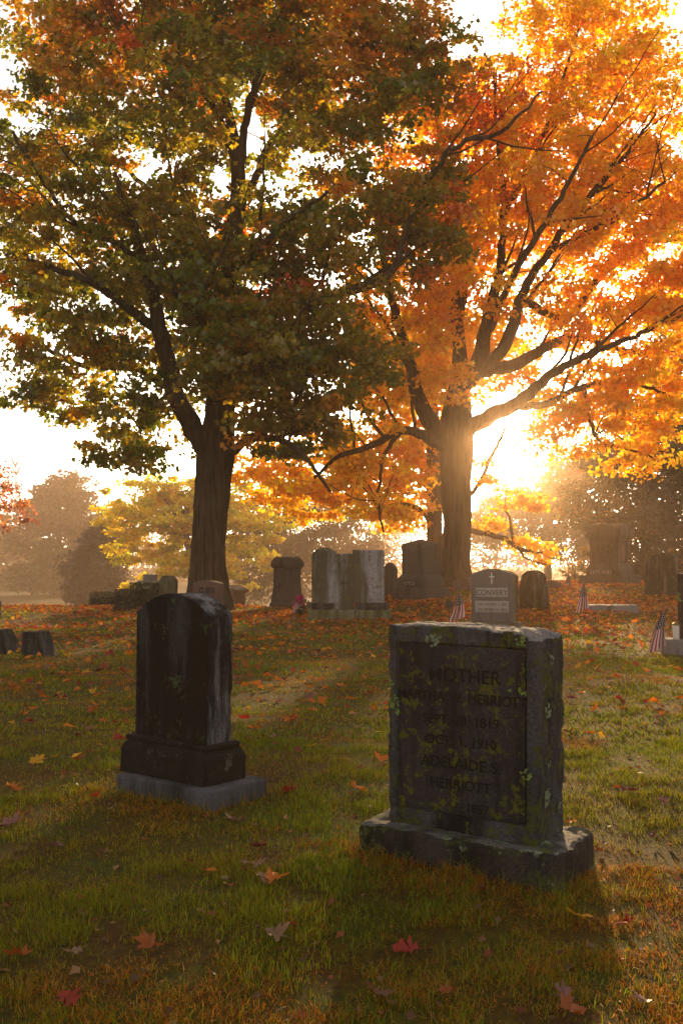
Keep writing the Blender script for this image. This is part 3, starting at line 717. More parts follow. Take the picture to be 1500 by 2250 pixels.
# bronze marker disc by the CONVERY flag
p = at(986, 1328, 19.5)
T = thing('grave_medallion', (p.x, 19.5, G(p.x, 19.5)), -15, 'black oval medallion on a stake beside the flag near CONVERY stone', 'medallion')
M['iron'] = plain('black_iron', (0.012, 0.012, 0.012), 0.6, 0.4)
zc = p.z - T.location.z
dsc = lathe('disc', [(0.0, -0.012), (0.085, -0.012), (0.092, 0.0), (0.085, 0.012), (0.06, 0.016), (0.0, 0.016)], M['iron'], T, (0, 0, zc), 28); dsc.rotation_euler = (R(90), 0, 0); dsc.scale = (0.85, 1.1, 1)
lathe('stake', [(0.0, -0.1), (0.008, -0.1), (0.008, zc - 0.05), (0.0, zc - 0.05)], M['iron'], T, (0, 0.0, 0), 8)

# ---------------------------------------------------------------- flowers
hx, hy = ground_hit(658, 1352)
T = thing('flower_pot', (hx, hy, G(hx, hy)), 0, 'pot of magenta and pale pink flowers beside the white double headstone', 'flowers'); foot(T, 0.2, 0.2)
M['magenta'] = leaf_mat('magenta_petal', 0.3, attr=False, col=(0.42, 0.012, 0.12)); M['pinkp'] = leaf_mat('pale_pink_petal', 0.3, attr=False, col=(0.55, 0.30, 0.36))
M['green_leaf'] = leaf_mat('green_leaf', 0.3, attr=False, col=(0.03, 0.05, 0.015)); M['pot'] = plain('dark_pot', (0.025, 0.03, 0.02), 0.6)
lathe('pot', [(0.0, -0.03), (0.07, -0.03), (0.10, 0.14), (0.11, 0.14), (0.11, 0.16), (0.0, 0.15)], M['pot'], T)
def bloom(r, seed):
    g = np.random.default_rng(seed); V = []; F = []
    for ring, (n, rad, zz, sz) in enumerate(((7, 0.75, -0.1, 0.75), (6, 0.45, 0.25, 0.62), (4, 0.18, 0.5, 0.5))):
        for a in range(n):
            th = 2 * math.pi * (a + 0.5 * ring) / n + g.uniform(-0.2, 0.2); c, s = math.cos(th), math.sin(th); b = len(V)
            for (tt, ww, hh) in ((0, 0.3, -0.1), (0.55, 0.55, 0.15), (1.0, 0.38, 0.42)):
                rr = rad * 0.35 + sz * tt
                for w_ in (-ww, 0, ww):
                    V.append(((rr * c - w_ * s * sz) * r, (rr * s + w_ * c * sz) * r, (zz + hh * (1.2 if ring else 0.6) - 0.12 * abs(w_)) * r))
            for q in range(2):
                for w_ in range(2): F.append((b + 3 * q + w_, b + 3 * q + w_ + 1, b + 3 * q + w_ + 4, b + 3 * q + w_ + 3))
    return np_mesh('bloom', np.array(V), np.array(F), smooth=True)
for k, (u, t, r, c) in enumerate([(-0.02, 0.43, 0.075, 0), (0.05, 0.46, 0.065, 0), (-0.08, 0.37, 0.065, 0), (-0.12, 0.30, 0.06, 0), (0.12, 0.31, 0.085, 0), (0.0, 0.33, 0.06, 1), (-0.05, 0.25, 0.07, 1), (-0.11, 0.22, 0.05, 1), (0.05, 0.27, 0.06, 1), (0.13, 0.40, 0.05, 1), (-0.14, 0.10, 0.05, 1), (0.10, 0.22, 0.05, 0)]):
    o = link('bloom', bloom(r, k), M['magenta'] if c == 0 else M['pinkp'], T, (u, -0.09 + 0.03 * (k % 3), t)); o.rotation_euler = (R(55 + 10 * (k % 4)), R(20 * ((k % 3) - 1)), k)
g = np.random.default_rng(4); n = 170
P = np.stack([g.normal(0, 0.10, n), g.normal(0, 0.08, n), g.uniform(0.03, 0.40, n)], 1)
v, f, c = scatter_leaves(P, P * 3 + [0, 0, .3], np.full(n, 0.075), np.ones((n, 3)), g, LEAF4); link('foliage', np_mesh('foliage', v, f), M['green_leaf'], T)
lathe('spike', [(0.0, 0.1), (0.012, 0.1), (0.014, 0.45), (0.0, 0.62)], M['pot'], T, (0.10, 0.06, 0), 6)

# ================================================================ TREES
def tube(pts, rad, sides, ridge=0.0, seed=0):
    """swept tube with parallel-transport frames"""
    P = np.asarray(pts, float); n = len(P)
    t = np.gradient(P, axis=0); t /= np.linalg.norm(t, axis=1)[:, None] + 1e-9
    u = np.cross(t[0], [0.3, 1, 0.1]); u /= np.linalg.norm(u); V = np.zeros((n, sides, 3)); th = np.linspace(0, 2 * np.pi, sides, endpoint=False)
    for i in range(n):
        u = u - t[i] * np.dot(u, t[i]); u /= np.linalg.norm(u) + 1e-9; w = np.cross(t[i], u)
        V[i] = P[i] + rad[i] * (np.cos(th)[:, None] * u + np.sin(th)[:, None] * w)
    if ridge > 0:
        q = V.reshape(-1, 3); rel = q - np.repeat(P, sides, 0); cth = np.tile(th, n); s = np.repeat(np.cumsum(np.r_[0, np.linalg.norm(np.diff(P, axis=0), axis=1)]), sides)
        rr = np.repeat(np.asarray(rad), sides)
        co = np.stack([np.cos(cth) * 7, np.sin(cth) * 7, s * 0.9], 1)
        d = fbm(co, seed, 4) - 0.5; lump = fbm(np.stack([np.cos(cth) * 1.2, np.sin(cth) * 1.2, s * 0.8], 1), seed + 9, 3) - 0.5
        V = (q + rel * (ridge * 1.1 * d + 0.26 * lump)[:, None]).reshape(n, sides, 3)
    i, j = np.meshgrid(np.arange(n - 1), np.arange(sides), indexing='ij'); a = (i * sides + j).ravel(); b = (i * sides + (j + 1) % sides).ravel()
    F = np.stack([a, b, b + sides, a + sides], 1)
    return V.reshape(-1, 3), F
def smooth_poly(pts, step):
    """Catmull-Rom resample of rows (x,y,z,r)"""
    P = np.asarray(pts, float)
    if len(P) == 2: P = np.array([P[0], (P[0] + P[1]) / 2, P[1]])
    E = np.vstack([2 * P[0] - P[1], P, 2 * P[-1] - P[-2]]); out = []
    for k in range(1, len(E) - 2):
        L_ = np.linalg.norm(E[k + 1, :3] - E[k, :3]); n = max(2, int(L_ / step))
        for q in range(n):
            t = q / n; a, b, c, d = E[k - 1], E[k], E[k + 1], E[k + 2]
            out.append(0.5 * (2 * b + (c - a) * t + (2 * a - 5 * b + 4 * c - d) * t * t + (3 * b - a - 3 * c + d) * t ** 3))
    out.append(P[-1]); out = np.array(out); out[:, 3] = np.maximum(out[:, 3], 0.006); return out

def tree(name, label, D, limbs, lobes, ncl, lpc, lsize, color, seed, tpl, group=None, clr=0.75, bark='bark', leafmat='leaf', twig_sides=5, flat=0.48, min_sep=0.45, clear=(), extra=0):
    g = np.random.default_rng(seed)
    sx = D / FPX
    # trunk and limbs traced in photo pixels at their own distance: (px, py, depth offset, half width px)
    trunk_pts = limbs[0]
    b0 = at(trunk_pts[0][0], trunk_pts[0][1], D + trunk_pts[0][2])
    T = thing(name, (b0.x, b0.y, G(b0.x, b0.y)), 0, label, 'tree', group); org = np.array(T.location)
    VV, FF, off = [], [], 0
    nodes = []; nrad = []
    for li, lm in enumerate(limbs):
        rows = [(*at(px, py, D + dd), max(hw * sx, 0.01)) for (px, py, dd, hw) in lm]
        if li == 0:
            r0 = rows[0]; zg = G(r0[0], r0[1]); rows = [(r0[0], r0[1], zg - 0.3, r0[3] * 1.75), (r0[0], r0[1], zg + 0.12, r0[3] * 1.38), (r0[0], r0[1], max(r0[2], zg + 0.6), r0[3] * 1.06)] + rows[1:]
        S = smooth_poly(rows, (0.16 if li == 0 else 0.22) if D < 45 else 0.8)
        if li > 0: S[1:-1, :3] += (g.normal(0, 0.025, (len(S) - 2, 3)))
        big = S[0, 3] > 0.12
        v, f = tube(S[:, :3], S[:, 3], ((60 if li == 0 else 16) if big else 8) if D < 45 else 7, 0.46 if li == 0 else (0.3 if big else 0.0), seed + li)
        VV.append(v); FF.append(f + off); off += len(v)
        lo = 0.55 if li == 0 else 0.25
        k0 = int(len(S) * lo); nodes.append(S[k0:, :3]); nrad.append(S[k0:, 3])
    nodes = np.concatenate(nodes); nrad = np.concatenate(nrad)
    ctr0 = nodes.mean(0)
    for q in range(extra):      # secondary branches fanning out and up
        j = int(g.integers(0, len(nodes))); a = nodes[j]
        if nrad[j] > 0.2 or nrad[j] < 0.02: continue
        d = a - (b0.x, b0.y, a[2] - 2.2); d = d / (np.linalg.norm(d) + 1e-6) + g.normal(0, 0.45, 3); d /= np.linalg.norm(d); L_ = g.uniform(1.2, 3.2); r0 = max(0.018, min(0.55 * nrad[j], 0.06))
        b_ = a + d * L_ * 0.5 + [0, 0, 0.12 * L_]; c_ = a + d * L_ + [0, 0, 0.30 * L_] + g.normal(0, 0.15, 3)
        S = smooth_poly([(*a, r0), (*b_, r0 * 0.7), (*c_, 0.010)], 0.3); S[1:-1, :3] += g.normal(0, 0.02, (len(S) - 2, 3))
        v, f = tube(S[:, :3], S[:, 3], 6); VV.append(v); FF.append(f + off); off += len(v)
        nodes = np.concatenate([nodes, S[2:, :3]]); nrad = np.concatenate([nrad, S[2:, 3]])
    # leaf cluster centres inside lobes (px, py, rx, ry, depth offset, depth radius m, weight)
    wts = np.array([l[6] if len(l) > 6 else l[2] * l[3] * l[5] for l in lobes], float); wts /= wts.sum()
    C, cinfo = [], []; tries = 0
    while len(C) < ncl and tries < ncl * 30:
        tries += 1
        l = lobes[g.choice(len(lobes), p=wts)]
        u = g.normal(0, 1, 3); u *= (g.uniform(0, 1) ** 0.42) * g.uniform(0.78, 1.24) / np.linalg.norm(u)
        px, py, dd = l[0] + u[0] * l[2], l[1] + u[1] * l[3], l[4] + u[2] * l[5]
        if any(dd < 0.6 and math.hypot((px - a) / rx_, (py - b) / ry_) < 1 and g.uniform() < pr_ for a, b, rx_, ry_, pr_ in clear): continue
        q = np.array(at(px, py, D + dd))
        if q[2] < G(q[0], q[1]) + 0.5: continue
        if C and np.min(np.linalg.norm(np.array(C[-400:]) - q, axis=1)) < min_sep: continue
        C.append(q); cinfo.append((px, py, dd))
    C = np.array(C); d0 = np.array([np.min(np.linalg.norm(nodes - c, axis=1)) for c in C]); order = np.argsort(d0)
    tips = []
    for k in order:
        c = C[k]; dd = np.linalg.norm(nodes - c, axis=1) + 1.2 * np.maximum(0, nodes[:, 2] - c[2] + 0.1) * 0.5
        j = int(np.argmin(dd)); a = nodes[j]; L_ = np.linalg.norm(c - a)
        r0 = min(nrad[j] * 0.75, 0.010 + 0.011 * L_); 
        mid = (a + c) / 2 + np.array([g.normal(0, 0.10 * L_), g.normal(0, 0.10 * L_), 0.10 * L_ + g.normal(0, 0.05 * L_)])
        m2 = (a * 0.25 + c * 0.75) + np.array([g.normal(0, 0.06 * L_), g.normal(0, 0.06 * L_), 0.05 * L_])
        rows = [(*a, r0), (*mid, r0 * 0.75), (*m2, r0 * 0.55), (*c, 0.006)]
        S = smooth_poly(rows, 0.45 if D < 40 else 0.9)
        v, f = tube(S[:, :3], S[:, 3], min(twig_sides, 4)); VV.append(v); FF.append(f + off); off += len(v)
        nodes = np.concatenate([nodes, S[2:, :3]]); nrad = np.concatenate([nrad, np.maximum(S[2:, 3], 0.008)])
        tips.append((k, S[-1, :3] - S[-3, :3]))
        for _ in range(1 if D < 40 else 0):      # fine twigs inside the spray
            e = c + g.normal(0, 0.32 * clr / 0.75, 3) * [1, 1, 0.6]
            v, f = tube(np.array([S[-2, :3], (S[-2, :3] + e) / 2 + g.normal(0, 0.04, 3), e]), np.array([0.006, 0.005, 0.003]) * max(1.0, D / 32), 3)
            VV.append(v); FF.append(f + off); off += len(v)
    link('trunk', np_mesh('trunk', np.concatenate(VV) - org, np.concatenate(FF), smooth=True), M[bark], T)
    # leaves
    n = len(C) * lpc; ci = np.repeat(np.arange(len(C)), lpc)
    u = g.normal(0, 1, (n, 3)); u /= np.linalg.norm(u, axis=1)[:, None]; rr = g.uniform(0, 1, n) ** 0.45
    crad = clr * g.uniform(0.7, 1.25, len(C)); ax = g.uniform(0.75, 1.3, (len(C), 2))
    rel = u * rr[:, None] * crad[ci][:, None] * np.stack([ax[ci, 0], ax[ci, 1], np.full(n, flat)], 1)
    rel[:, 2] -= 0.28 * (rel[:, 0] ** 2 + rel[:, 1] ** 2) / crad[ci]
    # lumpy sprays: pull leaves toward sub-centres
    sub = g.normal(0, 0.5, (len(C), 6, 3)) * np.array([1, 1, flat * 0.8]); pick = g.integers(0, 6, n)
    rel = 0.66 * rel + 0.55 * sub[ci, pick] * crad[ci][:, None]
    P = C[ci] + rel
    cc = np.array([color(*cinfo[k], g) for k in range(len(C))]); base_c = cc[ci]
    cols = base_c * g.uniform(0.65, 1.35, (n, 1)) * g.uniform(0.88, 1.12, (n, 3))
    odd = g.uniform(0, 1, n) < 0.10; cols[odd] = cols[odd] * np.array([1.5, 0.9, 0.8])
    ctr = C.mean(0); outw = P - ctr; outw /= np.linalg.norm(outw, axis=1)[:, None]
    nr = np.array([0, 0, 0.75]) + 0.35 * outw
    keep = P[:, 2] > gz(P[:, 0], P[:, 1]) + 0.15
    P, nr, cols = P[keep], nr[keep], np.clip(cols[keep], 0.002, 0.93)
    v, f, c = scatter_leaves(P - org, nr, lsize * g.uniform(0.7, 1.25, len(P)), cols, g, tpl)
    link('crown', np_mesh('crown', v, f, c), M[leafmat], T)
    return T

def near(px, py, cx, cy_, r): return math.hypot(px - cx, py - cy_) < r
OLIVE, ORG, RED, GOLD = (0.25, 0.215, 0.006), (0.68, 0.24, 0.006), (0.58, 0.060, 0.015), (0.60, 0.36, 0.008)
def mixv(a, b, t): return tuple(x * (1 - t) + y * t for x, y in zip(a, b))
def col_left(px, py, dd, g):
    for (cx, cy_, r, pr) in ((230, 60, 80, .4), (640, 600, 70, .30), (1050, 470, 80, .4), (20, 700, 40, .3), (520, 470, 50, .25), (960, 560, 110, .2)):
        if near(px, py, cx, cy_, r) and g.uniform() < pr: return mixv(mixv(RED, ORG, g.uniform(.1, .7)), OLIVE, g.uniform(0, .4))
    po = np.clip(0.50 - py / 700.0, 0.06, 0.5) + 0.25 * (px < 150 and py < 450) + 0.18 * (px > 700) * (py < 500)
    if g.uniform() < po: return mixv(ORG, OLIVE, g.uniform(0.1, 0.7))
    return mixv((0.13, 0.165, 0.005) if g.uniform() < 0.6 else OLIVE, GOLD, max(0, g.normal(0.10, 0.2)))
def col_right(px, py, dd, g):
    t = g.uniform()
    if px < 1150 and 150 < py < 420 and t < 0.35: return mixv(RED, ORG, 0.6)
    if py > 850 and px < 1260: return mixv((0.88, 0.54, 0.010), (0.86, 0.42, 0.008), t)
    return mixv((0.90, 0.42, 0.006), (0.90, 0.58, 0.008), t * t)
L_limbs = [
    [(457, 1338, 0, 40), (458, 1200, 0, 37), (466, 1060, 0, 38), (474, 980, 0, 39), (484, 900, 0.0, 31), (487, 780, 0, 26), (494, 660, 0, 23), (512, 520, .1, 20), (524, 430, 0, 18), (520, 340, -.1, 14), (500, 240, -.2, 10), (470, 120, -.3, 6), (460, 10, -.3, 3), (455, -90, -.3, 2)],
    [(462, 1010, 0, 20), (428, 945, -.2, 23), (398, 890, -.4, 21), (376, 820, -.7, 19), (350, 720, -1.0, 17), (330, 630, -1.2, 12), (300, 520, -1.5, 8), (250, 380, -1.8, 5)],
    [(352, 730, -1.0, 12), (270, 668, -1.6, 9), (180, 612, -2.2, 7), (60, 570, -2.8, 4)],
    [(372, 850, -.6, 10), (290, 810, .6, 8), (170, 800, 1.6, 6), (60, 740, 2.2, 4)],
    [(492, 700, 0, 14), (600, 690, -1.0, 12), (700, 660, -1.5, 11), (790, 628, -1.8, 10), (860, 598, -2.0, 8), (895, 500, -2.1, 6), (985, 330, -2.2, 5), (1100, 290, -2.3, 4), (1190, 200, -2.3, 2)],
    [(486, 1020, 0, 12), (520, 985, -.4, 11), (556, 963, -.8, 9), (620, 968, -1.4, 7), (670, 1005, -1.9, 5), (725, 1080, -2.3, 3)],
    [(500, 1000, 0, 7), (560, 952, .5, 6), (640, 930, 1.5, 5), (740, 900, 2.5, 4)],
    [(518, 470, 0, 11), (560, 400, .5, 9), (600, 310, 1.0, 8), (680, 240, 1.6, 6), (800, 110, 2.4, 4), (850, 20, 2.8, 3)],
    [(522, 400, 0, 10), (545, 250, -.3, 8), (560, 180, -.5, 7), (600, 60, -.8, 4)],
    [(515, 350, 0, 10), (480, 250, -.6, 8), (430, 190, -1.2, 6), (330, 120, -2.0, 4), (250, 90, -2.4, 3)],
    [(496, 640, 0, 11), (420, 520, 1.0, 8), (330, 420, 2.0, 6), (200, 300, 3.0, 4)],
    [(500, 620, 0, 11), (580, 540, 1.5, 8), (700, 470, 2.8, 6), (800, 380, 3.6, 4)],
    [(505, 600, 0, 10), (560, 560, -2.0, 8), (640, 480, -3.6, 5), (720, 420, -4.4, 3)],
    [(485, 780, 0, 10), (440, 700, -2.0, 8), (380, 640, -3.6, 5)],
    [(300, 560, -1.4, 6), (150, 470, -2.0, 5), (30, 290, -2.5, 3)],
    [(490, 760, 0, 9), (600, 800, -2.4, 6), (690, 830, -3.4, 4)],
]
L_lobes = [(430, 700, 290, 190, 0, 3.6), (620, 800, 190, 110, -.3, 3.0), (480, 20, 440, 130, 0, 3.4), (930, 150, 110, 130, 0.2, 2.0), (480, 180, 330, 230, 0, 4.0), (170, 190, 150, 170, -0.8, 2.8), (760, 160, 230, 170, 0.3, 3.0), (120, 440, 190, 170, -0.8, 3.0), (430, 520, 260, 170, 0, 4.0), (760, 480, 240, 200, -0.5, 3.5),
           (960, 440, 110, 160, -1.4, 1.6), (170, 690, 200, 130, -0.8, 3.2), (560, 720, 250, 150, -0.5, 4.2), (720, 800, 160, 130, -0.8, 2.8), (240, 880, 160, 85, -0.6, 2.4), (330, 960, 110, 70, 0, 2.0), (640, 915, 170, 55, -0.8, 2.6), (60, 830, 80, 70, -.5, 1.8), (470, -110, 330, 110, 0, 3.0), (40, 560, 90, 130, -1, 2.4), (570, 880, 90, 60, -1.6, 1.4), (400, 880, 60, 50, 1.5, 1.0), (470, 840, 70, 50, -2.2, 1.0), (600, 985, 80, 40, -1.0, 1.4), (320, 1005, 110, 45, 0, 1.6), (190, 955, 100, 50, -.6, 1.6), (90, 900, 50, 50, -.6, 1.2), (30, 330, 70, 120, -.8, 1.8), (430, 960, 45, 50, 1.6, .9), (700, 960, 80, 40, -.4, 1.4), (150, 60, 110, 80, -.6, 2.2), (860, 60, 150, 90, 0, 2.4)]
tree('maple_tree', 'large dark maple with olive, rust and red leaves and a thick black trunk', 27.0, L_limbs, L_lobes, 1580, 76, 0.168, col_left, 11, LEAF5, 'two big maples', clr=0.66, min_sep=0.34, extra=110, clear=((515, 420, 45, 110, .92), (360, 760, 55, 130, .9), (545, 230, 60, 80, .8), (830, 610, 70, 40, .9), (470, 930, 60, 60, .9), (300, 660, 70, 40, .6), (1090, 300, 120, 50, .8)))

R_limbs = [
    [(1003, 1305, 0, 31), (1003, 1200, 0, 30), (1001, 1060, 0, 31), (1000, 990, 0, 34), (1003, 920, 0, 31), (1008, 850, 0, 21), (1009, 780, 0, 15), (1003, 700, .1, 12), (997, 600, .2, 10), (985, 480, .3, 10), (970, 350, .3, 7), (960, 200, .3, 4), (955, 110, .3, 2)],
    [(990, 985, 0, 18), (952, 935, -.3, 19), (922, 880, -.6, 16), (900, 800, -.9, 12), (870, 700, -1.3, 9), (840, 560, -1.8, 6), (830, 420, -2.0, 4)],
    [(985, 990, 0, 14), (935, 960, -.6, 12), (880, 945, -1.0, 9), (820, 978, -1.6, 7), (745, 1002, -2.2, 5), (690, 1050, -2.6, 3)],
    [(880, 946, -1.0, 6), (840, 1010, -1.3, 4), (834, 1100, -1.4, 3), (842, 1170, -1.5, 2)],
    [(1015, 860, 0, 16), (1050, 800, -.3, 18), (1066, 720, -.4, 14), (1084, 650, -.5, 12), (1100, 560, -.6, 9), (1105, 420, -.7, 6), (1090, 300, -.8, 4), (1085, 150, -.8, 2)],
    [(1040, 820, -.2, 15), (1100, 770, -.5, 14), (1128, 710, -.7, 13), (1150, 640, -.9, 10), (1220, 530, -1.3, 8), (1290, 440, -1.6, 6), (1380, 330, -2.0, 4), (1440, 250, -2.2, 2)],
    [(1060, 815, -.2, 15), (1130, 800, .4, 14), (1180, 772, .8, 12), (1260, 740, 1.2, 8), (1370, 770, 1.6, 6), (1500, 792, 2.0, 4), (1600, 790, 2.2, 3)],
    [(1010, 960, 0, 20), (1050, 928, -.2, 18), (1095, 905, -.4, 16), (1140, 885, -.6, 14), (1200, 830, -1.0, 11), (1270, 790, -1.4, 8), (1390, 740, -2.0, 5), (1500, 690, -2.4, 3)],
    [(1120, 895, -.5, 10), (1200, 885, -.2, 8), (1300, 845, .2, 6), (1420, 850, .6, 4), (1520, 900, 1.0, 3)],
    [(1150, 660, -.9, 9), (1240, 700, 1.2, 9), (1300, 630, 1.5, 9), (1345, 570, 1.8, 8), (1420, 540, 2.1, 5), (1520, 520, 2.4, 3)],
    [(1280, 850, .1, 5), (1310, 960, -.4, 4), (1380, 985, -.6, 3), (1440, 1010, -.7, 2)],
    [(1004, 720, .1, 11), (960, 640, 1.0, 8), (910, 520, 2.0, 6), (870, 360, 2.8, 3)],
    [(1004, 700, 0, 11), (1040, 560, 2.0, 8), (1120, 400, 3.2, 6), (1220, 240, 4.0, 4), (1270, 90, 4.2, 2)],
    [(1060, 760, -.4, 9), (1130, 600, -2.4, 7), (1220, 450, -3.6, 5), (1300, 300, -4.2, 3)],
    [(1100, 480, -.6, 6), (1180, 330, -.8, 5), (1240, 160, -1.0, 3), (1280, 30, -1, 2)],
    [(1200, 560, -1.2, 6), (1340, 480, -2.6, 4), (1460, 400, -3.2, 3)],
]
R_lobes = [(1130, 828, 70, 30, 1.6, 1.0), (1235, 560, 80, 80, 2.2, 1.4), (1180, 690, 60, 50, 2.0, 1.2), (1215, 905, 75, 55, 0.3, 1.6), (1255, 960, 60, 45, 0, 1.3), (1150, 1010, 60, 30, 0.8, 1.0), (1010, 815, 60, 50, -1.5, .9), (1180, 750, 80, 50, 1.2, 1.4), (1330, 160, 190, 170, 0, 3.6), (1080, 250, 190, 140, 0, 3.2), (900, 240, 120, 150, 0.6, 2.4), (1240, 400, 260, 170, 0, 4.2), (1000, 480, 220, 170, 0.4, 3.6), (1430, 460, 170, 200, 0, 3.2), (1130, 640, 210, 130, -0.4, 3.6),
           (1400, 680, 190, 120, 0.3, 3.6), (900, 680, 170, 130, 0.4, 3.2), (1360, 850, 180, 100, 0, 3.2), (1420, 970, 110, 70, -0.4, 1.8), (880, 850, 150, 90, 0, 2.6), (780, 1010, 150, 90, -1.2, 1.8), (850, 1110, 80, 80, -1.2, 1.1), (1580, 560, 130, 330, 0, 3.0), (1010, 800, 70, 60, -1.6, 1.0), (1240, 20, 150, 80, 0, 2.5)]
tree('maple_tree', 'glowing orange maple with spreading limbs in front of the low sun', 32.0, R_limbs, R_lobes, 1440, 76, 0.164, col_right, 23, LEAF5, 'two big maples', clr=0.72, min_sep=0.34, extra=170, clear=((1090, 700, 90, 170, .85), (1003, 925, 45, 45, .9), (1180, 600, 90, 110, .75), (1300, 610, 70, 60, .8), (1240, 790, 130, 60, .7), (1075, 925, 45, 30, .9), (930, 880, 50, 60, .8), (1330, 770, 120, 25, .7), (1108, 948, 62, 48, .99)))

def simple_limbs(px, yb, ytop, hw, spread, n, seed):
    g = np.random.default_rng(seed); h = yb - ytop
    out = [[(px, yb, 0, hw), (px + g.normal(0, 3), yb - 0.35 * h, 0, hw * 0.8), (px + g.normal(0, 6), yb - 0.65 * h, 0, hw * 0.5), (px + g.normal(0, 8), ytop + 0.05 * h, 0, hw * 0.15)]]
    for k in range(n):
        t = g.uniform(0.25, 0.75); a = g.uniform(-1, 1); y0 = yb - t * h
        out.append([(px, y0, 0, hw * 0.5 * (1 - 0.5 * t)), (px + a * spread * 0.45, y0 - 0.12 * h, g.uniform(-1.5, 1.5), hw * 0.28), (px + a * spread, y0 - 0.2 * h - 0.1 * h * g.uniform(), g.uniform(-3, 3), hw * 0.1)])
    return out
def mono(c, var=0.25, alt=None, pa=0.0):
    def fn(px, py, dd, g):
        b = alt if alt is not None and g.uniform() < pa else c
        return tuple(np.array(b) * g.uniform(1 - var, 1 + var))
    return fn
# second maple behind the orange one, its low branch to the right of the trunk
B_limbs = [[(956, 1312, 0, 19), (955, 1180, 0, 16), (953, 1060, 0, 16), (950, 960, 0, 15), (948, 860, 0, 12), (945, 700, 0, 8), (940, 560, 0, 4)],
           [(958, 1190, 0, 7), (1010, 1165, -.3, 6), (1060, 1170, -.6, 6), (1110, 1185, -.9, 5), (1140, 1205, -1.1, 5), (1190, 1215, -1.3, 2)],
           [(1128, 1200, -1.0, 4), (1120, 1150, -1.1, 3), (1108, 1110, -1.2, 2)], [(1140, 1205, -1.1, 3), (1150, 1225, -1.2, 2), (1200, 1240, -1.3, 1)],
           [(955, 1110, 0, 8), (1040, 1080, .5, 5), (1075, 1010, .8, 4), (1110, 940, 1.0, 3)], [(953, 1080, 0, 7), (880, 1030, 1.0, 5), (800, 1010, 1.5, 3)], [(955, 1150, 0, 7), (900, 1110, -1, 5), (820, 1120, -1.5, 3)]]
B_lobes = [(1150, 1110, 70, 45, -.6, 1.0), (1170, 1195, 60, 40, -1.0, 0.9), (1100, 1130, 60, 40, -.6, .9), (850, 1080, 110, 70, 0, 2.2), (700, 1080, 130, 60, -0.5, 2.4), (610, 1060, 100, 50, -1, 2.0), (900, 980, 120, 100, 0.5, 2.5), (760, 990, 130, 70, 0, 2.4), (560, 1000, 90, 50, 0, 2.0), (880, 1120, 90, 55, -.5, 1.6), (1065, 1010, 40, 60, 0.5, 1.2), (1195, 935, 55, 45, 0.5, 1.2), (1215, 870, 60, 40, .5, 1.4), (900, 800, 170, 140, 0, 3.2), (1040, 780, 110, 100, 0.5, 3.0)]
tree('maple_tree', 'slimmer golden maple standing just behind the orange maple trunk', 42.0, B_limbs, B_lobes, 520, 70, 0.20, mono((0.88, 0.50, 0.010), 0.15), 31, LEAF5, 'maples in the mist', clr=0.72)
# yellow maple
Y_lobes = [(330, 1130, 105, 75, 0, 3.0), (440, 1120, 130, 60, 0, 3.5), (560, 1150, 100, 55, -.5, 2.5), (300, 1210, 70, 60, 0, 2.0), (430, 1220, 120, 60, 0, 3.0), (570, 1210, 60, 50, -.5, 2.0), (560, 1285, 60, 20, -1, 1.6), (340, 1285, 70, 35, 0, 2.0), (290, 1085, 60, 35, 0, 1.5), (380, 1075, 110, 35, 0, 2.5), (250, 1130, 40, 40, 0, 1.5), (500, 1100, 110, 45, 0, 2.5)]
tree('maple_tree', 'yellow-green maple in mist behind the dark maple trunk', 78.0, simple_limbs(420, 1345, 1060, 14, 150, 9, 3), [(a, b, c, d, e * 1.5, f * 1.5) for a, b, c, d, e, f in Y_lobes], 360, 70, 0.32, mono((0.88, 0.62, 0.008), 0.15, (0.58, 0.50, 0.008), 0.5), 41, LEAF5, 'maples in the mist', clr=1.05, flat=0.34)
def bg(name, label, px, yb, ytop, D, lobes, ncl, lpc, ls, color, seed, hw=9, clr=1.4, grp='misty trees beyond the cemetery', k=1.0, **kw):
    D, ls, clr = D * k, ls * k, clr * k; lobes = [(a, b, c, d, e * k, f * k) for a, b, c, d, e, f in lobes]
    return tree(name, label, D, simple_limbs(px, yb, ytop, hw, 0.5 * max(l[2] for l in lobes) + 40, 6, seed), lobes, ncl, lpc, ls, color, seed, LEAF4, grp, clr=clr, twig_sides=3, min_sep=0.8, **kw)
DKG = (0.040, 0.042, 0.010)
bg('cedar_tree', 'dark rounded cedar left of the yellow maple in mist', 215, 1350, 1165, 62, [(225, 1200, 35, 35, 0, 1.2), (212, 1250, 50, 45, 0, 1.6), (215, 1305, 55, 40, 0, 1.8), (250, 1180, 30, 40, 0, 1.2)], 170, 110, 0.27, mono((0.07, 0.05, 0.03), 0.2), 51, 6, clr=1.0, k=1.6)
bg('broadleaf_tree', 'far pale tree mass in fog at left under the dark maple', 130, 1362, 1040, 135, [(130, 1110, 75, 65, 0, 5), (70, 1170, 55, 70, 0, 4), (180, 1190, 60, 80, 0, 5), (110, 1270, 90, 70, 0, 5), (150, 1075, 60, 35, 0, 4)], 220, 100, 0.55, mono((0.10, 0.075, 0.03), 0.3), 52, 9, clr=2.2, k=1.15)
bg('broadleaf_tree', 'fainter fog-bound tree beyond the left edge of the crest', 20, 1362, 1130, 160, [(10, 1200, 60, 60, 0, 5), (-50, 1180, 60, 80, 0, 5), (30, 1280, 70, 60, 0, 5)], 150, 90, 0.58, mono((0.12, 0.08, 0.03), 0.3), 53, 8, clr=2.4, k=1.2)
